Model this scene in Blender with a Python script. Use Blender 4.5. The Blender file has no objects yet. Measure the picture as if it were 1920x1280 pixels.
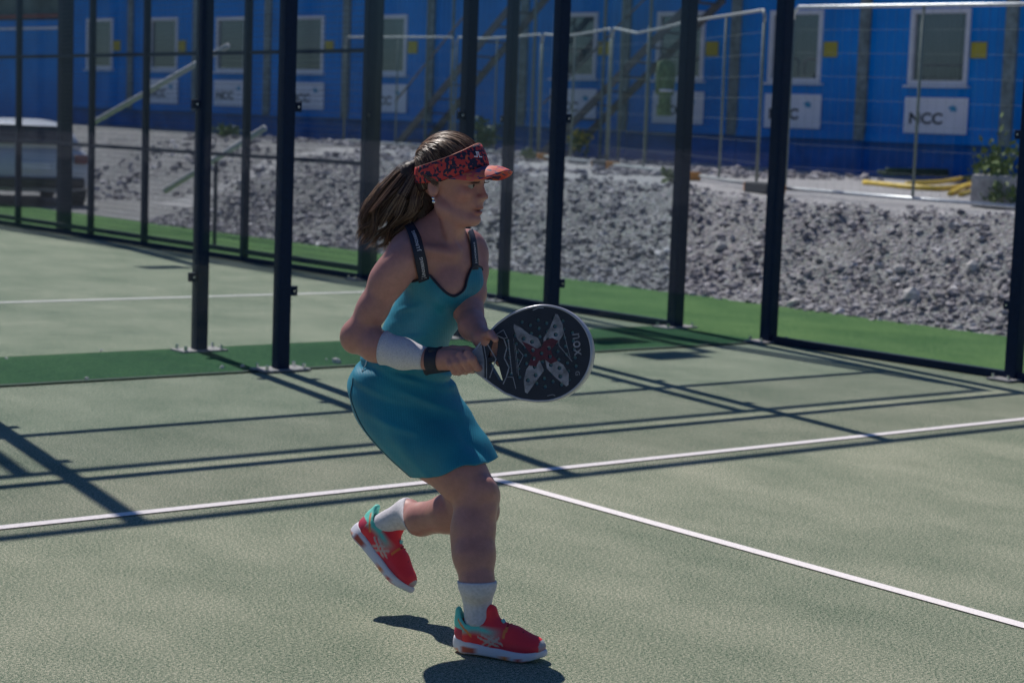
import bpy, bmesh, math, random
import numpy as np
from mathutils import Vector, Matrix
random.seed(7); rng = np.random.default_rng(7)
D = bpy.data; SC = bpy.context.scene; COL = SC.collection
PI = math.pi

# ------------------------------------------------------------ camera
FPX = 3517.1                                   # focal length for a 1920 px wide frame
YAW, PITCH, ROLL = 0.903808, -0.112194, 0.036741
CAM = np.array([-4.52408, -5.89507, 1.38847])
_f = np.array([math.cos(PITCH)*math.cos(YAW), math.cos(PITCH)*math.sin(YAW), math.sin(PITCH)])
_r = np.array([math.sin(YAW), -math.cos(YAW), 0.]); _u = np.cross(_r, _f)
_c, _s = math.cos(ROLL), math.sin(ROLL)
CR, CU, CF = _c*_r+_s*_u, -_s*_r+_c*_u, _f
camd = D.cameras.new('camera'); cam = D.objects.new('camera', camd); COL.objects.link(cam)
camd.sensor_width = 36; camd.lens = FPX/1920*36; camd.clip_end = 400; camd.clip_start = .05
m = Matrix.Identity(4)
for i in range(3):
    m[i][0] = CR[i]; m[i][1] = CU[i]; m[i][2] = -CF[i]; m[i][3] = CAM[i]
cam.matrix_world = m
camd.dof.use_dof = True; camd.dof.focus_distance = 4.95; camd.dof.aperture_fstop = 5.2
SC.camera = cam

# ------------------------------------------------------------ light
SUN = Vector((.140, .80, 1.0)).normalized()    # towards the sun
ELEV = math.asin(SUN.z); AZ = math.atan2(SUN.x, SUN.y)
w = D.worlds.new('World'); SC.world = w; w.use_nodes = True
nt = w.node_tree; nt.nodes.clear()
sky = nt.nodes.new('ShaderNodeTexSky'); sky.sky_type = 'NISHITA'; sky.sun_disc = False
sky.sun_elevation = ELEV; sky.sun_rotation = AZ; sky.air_density = 1.6; sky.dust_density = .2; sky.ozone_density = 2.0
mixn = nt.nodes.new('ShaderNodeMix'); mixn.data_type = 'RGBA'; mixn.blend_type = 'MULTIPLY'
mixn.inputs[0].default_value = 1; mixn.inputs[7].default_value = (.46, .72, 1.22, 1)
bg = nt.nodes.new('ShaderNodeBackground'); bg.inputs[1].default_value = .05
wo = nt.nodes.new('ShaderNodeOutputWorld')
nt.links.new(sky.outputs[0], mixn.inputs[6]); nt.links.new(mixn.outputs[2], bg.inputs[0]); nt.links.new(bg.outputs[0], wo.inputs[0])
sl = D.lights.new('sun', 'SUN'); sl.energy = 5.0; sl.angle = math.radians(.53); sl.color = (1, .945, .88)
so = D.objects.new('sun', sl); COL.objects.link(so); so.rotation_euler = SUN.to_track_quat('Z', 'Y').to_euler()
so.location = (0, 10, 12)
SC.view_settings.view_transform = 'Standard'; SC.view_settings.look = 'None'
SC.view_settings.exposure = -0.24; SC.view_settings.gamma = 1.0
SC.cycles.transparent_max_bounces = 24

# ------------------------------------------------------------ helpers
def tag(o, label=None, cat=None, group=None, kind=None):
    if label: o['label'] = label
    if cat: o['category'] = cat
    if group: o['group'] = group
    if kind: o['kind'] = kind
    return o
def empty(name, loc=(0, 0, 0), rz=0):
    o = D.objects.new(name, None); COL.objects.link(o); o.location = loc; o.rotation_euler = (0, 0, rz); o.empty_display_size = .1
    return o
def mesh_obj(name, V, F, mat, parent=None, smooth=False, col=None):
    me = D.meshes.new(name); me.from_pydata([tuple(map(float, v)) for v in V], [], [tuple(map(int, f)) for f in F]); me.update()
    if mat: me.materials.append(mat)
    if smooth: me.polygons.foreach_set('use_smooth', [True]*len(me.polygons))
    if col is not None:
        a = me.color_attributes.new('tint', 'FLOAT_COLOR', 'POINT')
        c = np.ones((len(V), 4), np.float32); c[:, :3] = col; a.data.foreach_set('color', c.ravel())
    o = D.objects.new(name, me); COL.objects.link(o)
    if parent: o.parent = parent
    return o
class MB:
    """collects faces of one mesh"""
    def __init__(s): s.V = []; s.F = []
    def add(s, V, F):
        n = len(s.V); s.V += [tuple(v) for v in V]; s.F += [tuple(i+n for i in f) for f in F]; return s
    def box(s, c, d, ax=None, bev=0):
        c = np.array(c, float); d = np.array(d, float)/2
        ax = np.eye(3) if ax is None else np.array(ax, float)
        if bev > 0:
            b = min(bev, *(d*.95)); P = []
            bm = bmesh.new(); bmesh.ops.create_cube(bm, size=2)
            for v in bm.verts: v.co = Vector((v.co.x*d[0], v.co.y*d[1], v.co.z*d[2]))
            bmesh.ops.bevel(bm, geom=bm.edges[:], offset=b, segments=2, affect='EDGES', profile=.6)
            bm.verts.index_update()
            V = [c + v.co.x*ax[0] + v.co.y*ax[1] + v.co.z*ax[2] for v in bm.verts]
            s.add(V, [[v.index for v in f.verts] for f in bm.faces]); bm.free(); return s
        V = [c + x*d[0]*ax[0] + y*d[1]*ax[1] + z*d[2]*ax[2] for z in (-1, 1) for y in (-1, 1) for x in (-1, 1)]
        return s.add(V, [(0, 2, 3, 1), (4, 5, 7, 6), (0, 1, 5, 4), (2, 6, 7, 3), (0, 4, 6, 2), (1, 3, 7, 5)])
    def tube(s, P, r, n=8, cap=True):
        P = np.array(P, float); k = len(P); r = np.full(k, r) if np.isscalar(r) else np.array(r)
        T = np.gradient(P, axis=0); T /= np.linalg.norm(T, axis=1)[:, None]+1e-12
        a = np.array([0, 0, 1.]) if abs(T[0][2]) < .9 else np.array([1., 0, 0])
        V = []; N = None
        for i in range(k):
            N = a-(a@T[i])*T[i]; N /= np.linalg.norm(N)+1e-12; a = N; B = np.cross(T[i], N)
            for j in range(n):
                t = 2*PI*j/n; V.append(P[i]+r[i]*(math.cos(t)*N+math.sin(t)*B))
        F = [(i*n+j, i*n+(j+1) % n, (i+1)*n+(j+1) % n, (i+1)*n+j) for i in range(k-1) for j in range(n)]
        if cap: F += [tuple(range(n))[::-1], tuple((k-1)*n+j for j in range(n))]
        return s.add(V, F)
    def cyl(s, a, b, r, n=12): return s.tube([a, b], r, n)
    def build(s, name, mat, parent=None, smooth=False): return mesh_obj(name, s.V, s.F, mat, parent, smooth)
def text_mesh(txt, size, extrude=0, shear=0, bold=0, spacing=1.0):
    cu = D.curves.new('t', 'FONT'); cu.body = txt; cu.size = size; cu.extrude = extrude; cu.shear = shear; cu.offset = bold
    cu.align_x = 'CENTER'; cu.align_y = 'CENTER'; cu.space_character = spacing
    o = D.objects.new('t', cu); COL.objects.link(o)
    bpy.context.view_layer.update()
    me = D.meshes.new_from_object(o.evaluated_get(bpy.context.evaluated_depsgraph_get()))
    V = np.array([v.co[:] for v in me.vertices]); F = [tuple(p.vertices) for p in me.polygons]
    D.objects.remove(o); D.curves.remove(cu); D.meshes.remove(me)
    return V, F

# ------------------------------------------------------------ materials
def newmat(name):
    mt = D.materials.new(name); mt.use_nodes = True; n = mt.node_tree
    b = n.nodes['Principled BSDF']; return mt, n, b
def N(nt, t, **kw):
    x = nt.nodes.new(t)
    for k, v in kw.items(): setattr(x, k, v)
    return x
def ramp(nt, fac, stops):
    r = N(nt, 'ShaderNodeValToRGB'); e = r.color_ramp.elements
    while len(e) < len(stops): e.new(.5)
    for i, (p, c) in enumerate(stops): e[i].position = p; e[i].color = (*c, 1)
    nt.links.new(fac, r.inputs[0]); return r.outputs[0]
def noise(nt, vec, scale, detail=2, rough=.5):
    x = N(nt, 'ShaderNodeTexNoise'); x.inputs['Scale'].default_value = scale; x.inputs['Detail'].default_value = detail
    x.inputs['Roughness'].default_value = rough
    if vec is not None: nt.links.new(vec, x.inputs['Vector'])
    return x.outputs[0]
def mixc(nt, fac, a, b, mode='MIX'):
    x = N(nt, 'ShaderNodeMix', data_type='RGBA', blend_type=mode)
    for s, v in ((0, fac), (6, a), (7, b)):
        if isinstance(v, (int, float)): x.inputs[s].default_value = v
        elif isinstance(v, tuple): x.inputs[s].default_value = (*v, 1)
        else: nt.links.new(v, x.inputs[s])
    return x.outputs[2]
def coords(nt, kind='Object'):
    return N(nt, 'ShaderNodeTexCoord').outputs[kind]
def bump(nt, b, h, strength=.3, dist=.01):
    x = N(nt, 'ShaderNodeBump'); x.inputs['Strength'].default_value = strength; x.inputs['Distance'].default_value = dist
    nt.links.new(h, x.inputs['Height']); nt.links.new(x.outputs[0], b.inputs['Normal'])
def simple(name, c, rough=.6, metal=0, var=.15, vs=30, bs=.1, bd=.002, spec=.5):
    """paint-like colour with a little mottling and unevenness"""
    mt, n, b = newmat(name); v = coords(n)
    nz = noise(n, v, vs, 4)
    cc = ramp(n, nz, [(.3, tuple(x*(1-var) for x in c)), (.7, tuple(min(1, x*(1+var)) for x in c))])
    n.links.new(cc, b.inputs['Base Color']); b.inputs['Roughness'].default_value = rough; b.inputs['Metallic'].default_value = metal
    b.inputs['Specular IOR Level'].default_value = spec
    if bs: bump(n, b, nz, bs, bd)
    return mt
def turf(name, sand, green, dark, patch=(.35, .65), sandmin=.0, sandmax=1., fscale=190, bs=1.0):
    mt, n, b = newmat(name); v = coords(n)
    f1 = noise(n, v, fscale, 3, .75); f2 = noise(n, v, fscale*.31, 2, .6)
    mp = N(n, 'ShaderNodeMapping'); mp.inputs['Scale'].default_value = (1, .6, 1); n.links.new(v, mp.inputs[0])
    p = noise(n, mp.outputs[0], 1.6, 6, .62)
    pr = ramp(n, p, [(patch[0], (sandmin,)*3), (patch[1], (sandmax,)*3)])
    # fine speckle: sand grains between green fibres; the patchiness shifts the threshold
    a = N(n, 'ShaderNodeMath', operation='MULTIPLY_ADD'); n.links.new(pr, a.inputs[0]); a.inputs[1].default_value = .13; n.links.new(f1, a.inputs[2])
    a2 = N(n, 'ShaderNodeMath', operation='MULTIPLY_ADD'); n.links.new(f2, a2.inputs[0]); a2.inputs[1].default_value = .35; n.links.new(a.outputs[0], a2.inputs[2])
    c = ramp(n, a2.outputs[0], [(.64, dark), (.715, green), (.775, tuple((x+y)/2 for x, y in zip(green, sand))), (.85, sand)])
    n.links.new(c, b.inputs['Base Color']); b.inputs['Roughness'].default_value = .95; b.inputs['Specular IOR Level'].default_value = .1
    bump(n, b, f1, bs, .0035)
    return mt
M = {}
M['court'] = turf('court turf', (.64, .59, .46), (.100, .180, .110), (.012, .046, .034), patch=(.25, .75), sandmin=.25, sandmax=.8, fscale=360, bs=.8)
M['greenstrip'] = turf('green turf', (.085, .18, .075), (.028, .10, .04), (.012, .055, .03), sandmax=.4)
M['sideturf'] = turf('bright green turf', (.17, .27, .10), (.075, .17, .055), (.03, .09, .035), sandmax=.6)
M['line'] = turf('white turf line', (1.0, .94, .92), (.96, .90, .88), (.72, .70, .70), sandmin=.8)
M['post'] = simple('dark navy steel', (.004, .016, .050), .6, 0, .2, 60, .05, spec=.25)
M['mesh'] = simple('dark mesh wire', (.016, .026, .045), .5, 0, .1, 10, 0)
M['plate'] = simple('dusty base plate', (.30, .28, .28), .7, .0, .4, 80, .4)
M['bolt'] = simple('zinc bolt', (.8, .82, .85), .2, 1, .1, 30, 0)
M['galv'] = simple('galvanised steel', (.62, .64, .66), .4, .7, .15, 25, .05)
M['galvdullshade'] = simple('dull and shaded galvanised steel', (.17, .21, .20), .7, 0, .2, 25, .05)  # dark tone; on fence verticals it puts their shade into the colour
M['paleg'] = simple('pale grey coated tube', (.62, .60, .62), .6, 0, .1, 20, 0)
M['rubber'] = simple('black rubber', (.03, .035, .045), .8, 0, .2, 60, .3)
M['concrete'] = simple('concrete', (.42, .40, .40), .9, 0, .25, 12, .6, .01)
M['white'] = simple('white panel', (.90, .87, .93), .5, 0, .05, 3, 0)
M['winframe'] = simple('white window frame', (.80, .78, .82), .5, 0, .08, 5, 0)
M['black'] = simple('black lettering', (.01, .014, .03), .5, 0, .1, 3, 0)
M['cyan'] = simple('cyan logo', (.05, .36, .60), .5, 0, .1, 3, 0)
M['yellow'] = simple('yellow notice', (.50, .40, .03), .6, 0, .1, 6, 0)
M['yhose'] = simple('yellow plastic', (.75, .52, .06), .5, 0, .15, 8, .1)
M['lime'] = simple('lime fabric', (.12, .19, .08), .8, 0, .5, 14, .5, .02)
M['orange'] = simple('orange plastic', (.7, .28, .05), .6, 0, .2, 10, 0)
M['carwhite'] = simple('white car paint', (.72, .72, .76), .25, 0, .03, 2, 0)
M['carglass'] = simple('dark car glass', (.012, .015, .025), .08, 0, .1, 2, 0)
M['red'] = simple('tail light', (.20, .05, .06), .3, 0, .1, 10, 0)
M['wood'] = simple('grey scaffold board', (.13, .12, .13), .8, 0, .3, 12, .4)
def glass():
    mt, n, b = newmat('clear glass'); n.nodes.remove(b)
    t = N(n, 'ShaderNodeBsdfTransparent'); t.inputs[0].default_value = (.955, .975, .98, 1)
    g = N(n, 'ShaderNodeBsdfGlossy'); g.inputs['Roughness'].default_value = .02; g.inputs[0].default_value = (.9, .95, 1, 1)
    fr = N(n, 'ShaderNodeLayerWeight'); fr.inputs[0].default_value = .12      # thin pane: weak at the front, stronger at a grazing angle
    pw = N(n, 'ShaderNodeMath', operation='MULTIPLY_ADD'); n.links.new(fr.outputs[0], pw.inputs[0]); pw.inputs[1].default_value = .10; pw.inputs[2].default_value = .015
    mx = N(n, 'ShaderNodeMixShader'); n.links.new(pw.outputs[0], mx.inputs[0]); n.links.new(t.outputs[0], mx.inputs[1]); n.links.new(g.outputs[0], mx.inputs[2])
    n.links.new(mx.outputs[0], n.nodes['Material Output'].inputs[0]); return mt
M['glass'] = glass()
def winglass():
    mt, n, b = newmat('window pane'); v = coords(n); nz = noise(n, v, 1.1, 3)
    n.links.new(ramp(n, nz, [(.3, (.02, .03, .05)), (.7, (.06, .07, .10))]), b.inputs['Base Color'])
    b.inputs['Roughness'].default_value = .06; b.inputs['Coat Weight'].default_value = 1; b.inputs['Coat IOR'].default_value = 2.3; b.inputs['Coat Roughness'].default_value = .03
    bump(n, b, noise(n, v, 1.7, 1), .06, .05); return mt
M['pane'] = winglass()
def blue_wall():
    mt, n, b = newmat('blue container paint'); v = coords(n)
    big = noise(n, v, .9, 5, .6); fine = noise(n, v, 30, 3)
    c = ramp(n, big, [(.3, (.003, .22, .66)), (.62, (.005, .30, .84)), (.8, (.03, .36, .80))])
    mp = N(n, 'ShaderNodeMapping'); mp.inputs['Scale'].default_value = (1, 9, .35); n.links.new(v, mp.inputs[0])
    st = ramp(n, noise(n, mp.outputs[0], 1.5, 4, .7), [(.45, (0, 0, 0)), (.75, (.5, .5, .5))])
    c2 = mixc(n, st, c, (.03, .20, .50)); c3 = mixc(n, .12, c2, fine, 'OVERLAY')
    n.links.new(c3, b.inputs['Base Color']); b.inputs['Roughness'].default_value = .75; b.inputs['Specular IOR Level'].default_value = .15
    return mt
M['blue'] = blue_wall()
M['skirt'] = simple('dark blue skirting board', (.003, .14, .48), .8, 0, .25, 3, .1)
M['seam'] = simple('weathered grey cover strip', (.20, .24, .24), .7, 0, .35, 9, .2)
def gravel(name, a, b_, c_, scale=26):
    mt, n, b = newmat(name); v = coords(n)
    vo = N(n, 'ShaderNodeTexVoronoi'); vo.inputs['Scale'].default_value = scale; n.links.new(v, vo.inputs['Vector'])
    vo2 = N(n, 'ShaderNodeTexVoronoi'); vo2.inputs['Scale'].default_value = scale*2.7; n.links.new(v, vo2.inputs['Vector'])
    sp = N(n, 'ShaderNodeSeparateColor'); n.links.new(vo.outputs['Color'], sp.inputs[0])
    c1 = ramp(n, sp.outputs[0], [(0, a), (.5, b_), (1, c_)])
    c2 = mixc(n, .5, c1, ramp(n, noise(n, v, 1.3, 5), [(.3, (.35, .34, .34)), (.7, (.62, .60, .60))]), 'MULTIPLY')
    c3 = mixc(n, .35, c2, vo2.outputs['Color'], 'OVERLAY'); 
    hs = N(n, 'ShaderNodeHueSaturation'); hs.inputs['Saturation'].default_value = .35; hs.inputs['Value'].default_value = 1.15; n.links.new(c3, hs.inputs['Color'])
    n.links.new(hs.outputs[0], b.inputs['Base Color']); b.inputs['Roughness'].default_value = .95; b.inputs['Specular IOR Level'].default_value = .2
    iv = N(n, 'ShaderNodeMath', operation='SUBTRACT'); iv.inputs[0].default_value = 1; n.links.new(vo.outputs['Distance'], iv.inputs[1])
    bump(n, b, iv.outputs[0], .8, .03); return mt
M['gravel'] = gravel('crushed stone', (.19, .17, .178), (.27, .245, .252), (.38, .35, .355))
M['grit'] = gravel('fine grit', (.46, .40, .40), (.54, .48, .48), (.64, .57, .57), 60)
def rockmat():
    mt, n, b = newmat('broken rock'); v = coords(n, 'Generated')
    g = N(n, 'ShaderNodeNewGeometry')
    c = ramp(n, g.outputs['Random Per Island'], [(0, (.17, .155, .17)), (.35, (.28, .255, .27)), (.75, (.40, .365, .38)), (.93, (.55, .51, .52)), (1, (.78, .73, .73))])
    nz = noise(n, coords(n), 40, 4); c2 = mixc(n, .5, c, nz, 'OVERLAY')
    n.links.new(c2, b.inputs['Base Color']); b.inputs['Roughness'].default_value = .9; bump(n, b, nz, .4, .01); return mt
M['rock'] = rockmat()

# ------------------------------------------------------------ court layout (metres)
XS, YB, YF = 4.80, 3.10, 4.04                 # side wall, our back wall, the next court's back wall
SX, SY = 1.943, 2.047                         # post spacing on back wall / side wall
XL = XS-5*SX                                  # the opposite side wall
ZC = 0.0
def sheet(name, x0, x1, y0, y1, z, mat):
    V = [(x0, y0, z), (x1, y0, z), (x1, y1, z), (x0, y1, z)]
    return tag(mesh_obj(name, V, [(0, 1, 2, 3)], mat), kind='structure')
sheet('court_surface', XL, XS, -14, YB, 0, M['court'])
sheet('far_court_surface', XL, XS, YF+.14, 23.5, 0, M['court'])
sheet('green_strip', XL, XS, YB, YF+.14, .006, M['greenstrip'])
sheet('side_turf', XS, 6.95, -14, 26, .004, M['sideturf'])
sheet('service_line', XL+.02, XS-.05, -.025, .030, .004, M['line'])
sheet('centre_line', -.026, .026, -8, -.045, .004, M['line'])
sheet('far_service_line', XL+.02, XS-.05, 7.08, 7.14, .004, M['line'])
# seam between our court and the green strip
V = []; F = []
for i in range(161):
    x = XL+.02+(XS-XL-.1)*i/160; j = rng.normal(0, .003)
    V += [(x, YB-.018+j, .0115), (x, YB+.004+j*.5, .0125)]
    if i: F.append((2*i-2, 2*i, 2*i+1, 2*i-1))
tag(mesh_obj('turf_seam', V, F, M['rubber']), kind='structure')

# ------------------------------------------------------------ terrain: flat, a gravel bank, a plateau
def sst(t): t = np.clip(t, 0, 1); return t*t*(3-2*t)
def vnoise(x, y, s, seed=0):
    """value noise"""
    x = x*s+seed*17.3; y = y*s+seed*9.1; xi = np.floor(x); yi = np.floor(y); fx = x-xi; fy = y-yi
    fx = fx*fx*(3-2*fx); fy = fy*fy*(3-2*fy)
    def hsh(a, b): v = np.sin(a*127.1+b*311.7+seed)*43758.5453; return v-np.floor(v)
    return (hsh(xi, yi)*(1-fx)+hsh(xi+1, yi)*fx)*(1-fy)+(hsh(xi, yi+1)*(1-fx)+hsh(xi+1, yi+1)*fx)*fy-.5
def ground_h(X, Y, rough=True):
    X = np.asarray(X, float); Y = np.asarray(Y, float)
    toe = 6.86+sst((Y-16.5)/2.5)*3.2+vnoise(X*0, Y, 2.3, 6)*.10+vnoise(X*0, Y, 9, 7)*.05
    t = (X-toe)/(2.5+.03*np.clip(Y-6, 0, 20))
    top = .76+.013*np.clip(Y-6, -10, 30)
    h = sst(t*.92+.04)*top*1.0
    h = np.where(t < 0, 0, h)
    on = np.clip(t*3, 0, 1)*np.clip((1.35-t)*2.5, .1, 1)
    if rough:
        h = h+on*(vnoise(X, Y, 1.7, 1)*.15+vnoise(X, Y, 4, 2)*.07+vnoise(X, Y, 13, 3)*.03+vnoise(X, Y, 31, 4)*.02)
    return np.where(X < toe-.05, -.012, h)
xs = np.concatenate([np.linspace(-60, 6.6, 12), np.arange(6.7, 10.6, .035), np.arange(10.7, 22, .3), np.linspace(23, 160, 14)])
ys = np.concatenate([np.linspace(-60, .6, 10), np.arange(1.0, 20, .05), np.arange(20.2, 34, .3), np.linspace(35, 200, 14)])
GX, GY = np.meshgrid(xs, ys); GZ = ground_h(GX, GY)
nx = len(xs); ny = len(ys)
I = np.arange(nx*ny).reshape(ny, nx)
F = np.stack([I[:-1, :-1], I[:-1, 1:], I[1:, 1:], I[1:, :-1]], -1).reshape(-1, 4)
g = mesh_obj('ground', np.stack([GX, GY, GZ], -1).reshape(-1, 3), F, M['gravel'], smooth=True); tag(g, kind='structure')
# fine grit on the plateau is a second material by position
g.data.materials.append(M['grit'])
cx = GX[:-1, :-1].ravel(); cy = GY[:-1, :-1].ravel()
g.data.polygons.foreach_set('material_index', ((cx > 9.35+.02*np.clip(cy-6, 0, 20)+vnoise(cx, cy, 3, 5)*.5) & (cy < 22)).astype(int))

def rock_mesh(r, seed, flat=.75):
    rg = np.random.default_rng(seed); bm = bmesh.new(); bmesh.ops.create_icosphere(bm, subdivisions=1, radius=1)
    V = np.array([v.co[:] for v in bm.verts]); F = [[v.index for v in f.verts] for f in bm.faces]; bm.free()
    for k in range(5):
        nrm = rg.normal(size=3); nrm /= np.linalg.norm(nrm); dd = V@nrm; V = V-np.clip(dd-rg.uniform(.35, .75), 0, None)[:, None]*nrm
    V = V*(1+rg.normal(0, .08, (len(V), 1)))*np.array([rg.uniform(.8, 1.3), rg.uniform(.7, 1.1), rg.uniform(.5, .9)*flat/.75])
    a = rg.uniform(0, 2*PI); R = np.array([[math.cos(a), -math.sin(a), 0], [math.sin(a), math.cos(a), 0], [0, 0, 1]])
    return V@R.T*r, F
protos = [rock_mesh(1, i) for i in range(14)]
def scatter(name, n, xr, yr, rr, mat, label, keep=None, power=4.5):
    Vs = []; Fs = []; off = 0
    X = rng.uniform(*xr, n); Y = rng.uniform(*yr, n); 
    R = rr[0]+(rr[1]-rr[0])*rng.random(n)**power
    ok = keep(X, Y) if keep else np.ones(n, bool)
    Z = ground_h(X, Y)
    for i in np.nonzero(ok)[0]:
        V, F = protos[rng.integers(14)]
        a = rng.uniform(0, 6.28); c, s = math.cos(a), math.sin(a); t = rng.uniform(-.6, .6); ct, st_ = math.cos(t), math.sin(t)
        Rm = np.array([[c, -s, 0], [s, c, 0], [0, 0, 1]])@np.array([[1, 0, 0], [0, ct, -st_], [0, st_, ct]])
        Vs.append(V@Rm.T*R[i]+np.array([X[i], Y[i], Z[i]+R[i]*.25])); Fs.append(np.array(F)+off); off += len(V)
    o = mesh_obj(name, np.concatenate(Vs), np.concatenate(Fs), mat)
    return tag(o, label, 'stones', kind='stuff')
scatter('bank_stones', 56000, (6.76, 9.9), (1.5, 19.5), (.008, .054), M['rock'], 'loose grey crushed stones covering the gravel bank',
        keep=lambda x, y: (x > 6.86+sst((y-16.5)/2.5)*3.0+rng.uniform(-.05, .05, x.shape)) & (rng.random(x.shape) < np.clip(1.1-(x-6.9)/3.0, .2, 1)*np.clip(.85+vnoise(x, y, 1.3, 8)*1.4, .25, 1)))

scatter('rubble', 9000, (9.2, 17), (12.5, 27), (.012, .10), M['rock'], 'grey rubble strewn over the far left end of the bank',
        keep=lambda x, y: vnoise(x, y, .8, 11) > -.22)
# ------------------------------------------------------------ padel court walls
def post_h(name, x, y, h, sx, sy, parent, plate=True):
    p = MB().box((x, y, h/2+.006), (sx, sy, h), bev=.006).build(name, M['post'], parent)
    if plate:
        b = MB().box((x, y, .010), (.30, .17, .012), bev=.003)
        b.build('base_plate', M['plate'], p)
        for dx, dy in ((-.12, -.055), (.12, -.055), (-.12, .055), (.12, .055)):
            MB().cyl((x+dx, y+dy, .014), (x+dx, y+dy, .042), .011, 6).build('bolt', M['bolt'], p)
    return p
def clamp(p, x, y, z, ox, oy, sx, sy):
    MB().box((x+ox, y+oy, z), (sx, sy, .055), bev=.004).box((x+ox*1.0, y+oy, z), (sx*.5+.004, sy+.012, .02)).build('glass_clamp', M['post'], p)
    qx, qy = (ox, oy-sy/2-.001) if sx > sy else (ox-sx/2-.001, oy)
    dx_, dy_ = (0, -.006) if sx > sy else (-.006, 0)
    MB().cyl((x+qx, y+qy, z), (x+qx+dx_, y+qy+dy_, z), .006, 8).build('clamp_bolt', M['bolt'], p)
def pane(x0, x1, y0, y1, z0, z1, parent):
    t = .012
    c = ((x0+x1)/2, (y0+y1)/2, (z0+z1)/2); d = (max(abs(x1-x0), t), max(abs(y1-y0), t), z1-z0)
    MB().box(c, d).build('glass_pane', M['glass'], parent)
def wire_panel(p0, p1, z0, z1, parent, pitch=.05, r=.0022):
    p0 = np.array(p0, float); p1 = np.array(p1, float); L = np.linalg.norm(p1-p0); d = (p1-p0)/L; mb = MB()
    n = int(L/pitch)
    for i in range(1, n):
        q = p0+d*(L*i/n); mb.tube([(*q, z0), (*q, z1)], r, 3, False)
    k = int((z1-z0)/pitch)
    for i in range(1, k):
        z = z0+(z1-z0)*i/k; mb.tube([(*p0, z), (*p1, z)], r, 3, False)
    return mb.build('wire_mesh', M['mesh'], parent)
def rail(a, b, t, parent, name='rail', mat='post'):
    a = np.array(a, float); b = np.array(b, float); L = np.linalg.norm(b-a); d = (b-a)/L
    up = np.array([0, 0, 1.]); sd = np.cross(up, d); sd /= np.linalg.norm(sd); up = np.cross(d, sd)
    return MB().box((a+b)/2, (L, t[0], t[1]), (d, sd, up)).build(name, M[mat], parent)
def back_wall(name, label, y, side, far):
    t = tag(empty(name, (0, 0, 0)), label, 'glass wall')
    pxs = [XS-SX*i for i in range(6)]; zm, zt = (2.95, 4.0) if far else (3.05, 4.06)
    for i, x in enumerate(pxs):
        w_, pz = (.088 if i == 0 else .075), zt
        if i == 3 and not far: w_ = .085
        if i == 5: continue
        p = post_h('post', x, y, pz, w_, w_, t)
        for z in (.45, 1.47, 2.55):
            if i: clamp(p, x, y, z, side*(w_/2+.022), -.012, .05, .03)
    for i in range(5):
        pane(pxs[i+1]+.045, pxs[i]-.045, y, y, .03, 2.9, t)
        wire_panel((pxs[i+1]+.04, y), (pxs[i]-.04, y), zm+.03, zt-.02, t)
    for z in (zm, zt):
        rail((pxs[5], y, z), (pxs[0]-.05, y, z), (.045, .045), t, 'top_rail' if z > 3.5 else 'rail')
back_wall('glass_back_wall', 'nearer glass back wall on dark navy posts, behind the player', YB, 1, False)
back_wall('glass_back_wall', 'farther glass back wall of the next court, across the green strip', YF, -1, True)
# side wall of our court
t = tag(empty('glass_side_wall'), 'dark posts and glass along the right side of the near court', 'glass wall')
for i in range(3):
    y = YB-SY*i
    if i: 
        p = post_h('post', XS, y, 3.95, .08, .08, t)
        for z in (.45, 1.47, 2.55): clamp(p, XS, y, z, -.012, .062, .03, .05)
for i in range(2):
    pane(XS, XS, YB-SY*(i+1)+.045, YB-SY*i-.045, .05, 2.9, t); wire_panel((XS, YB-SY*(i+1)+.04), (XS, YB-SY*i-.05), 2.98, 3.93, t)
for z in (2.95, 3.95): rail((XS, YB-SY*2, z), (XS, YB-.06, z), (.045, .045), t, 'rail')
rail((XS, YB-SY*2-8, .028), (XS, YB-.055, .028), (.05, .045), t, 'bottom_rail')
wire_panel((XS, YB-SY*2-6), (XS, YB-SY*2-.05), .06, 3.9, t)
for k in range(3):
    post_h('post', XS, YB-SY*2-2*(k+1), 3.95, .07, .07, t, False)
# side wall of the far court: glass then mesh fence
t = tag(empty('far_side_fence'), 'long side fence of the next court, glass near its corner then dark wire mesh', 'fence')
fy = [YF+SY*i for i in range(3)]
for i, y in enumerate(fy):
    if i: 
        p = post_h('post', XS, y, 3.95, .075 if i == 1 else .095, .075, t)
        for z in (.45, 1.47, 2.55): clamp(p, XS, y, z, -.012, .062 if i == 1 else -.06, .03, .05)
for i in range(2):
    pane(XS, XS, fy[i]+.045, fy[i+1]-.045, .05, 2.9, t); wire_panel((XS, fy[i]+.05), (XS, fy[i+1]-.04), 2.98, 3.93, t)
for z in (2.95, 3.95): rail((XS, YF+.05, z), (XS, fy[2], z), (.045, .045), t, 'rail')
rail((XS, YF+.06, .028), (XS, 24, .028), (.05, .045), t, 'bottom_rail')
my = [8.15, 10.27, 12.40, 13.71, 15.71, 17.8, 19.9, 22.0]
for a, b in zip(my[:-1], my[1:]):
    post_h('post', XS, b, 3.0, .065, .065, t, False)
    wire_panel((XS, a+.035), (XS, b-.035), .06, 2.95, t)
    for z in (1.04, 2.04, 2.97): rail((XS, a+.035, z), (XS, b-.035, z), (.035, .038), t, 'rail')
rail((XS, my[0]+.03, 0.10), (XS, 23, 0.10), (.04, .05), t, 'bottom_rail')
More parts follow.
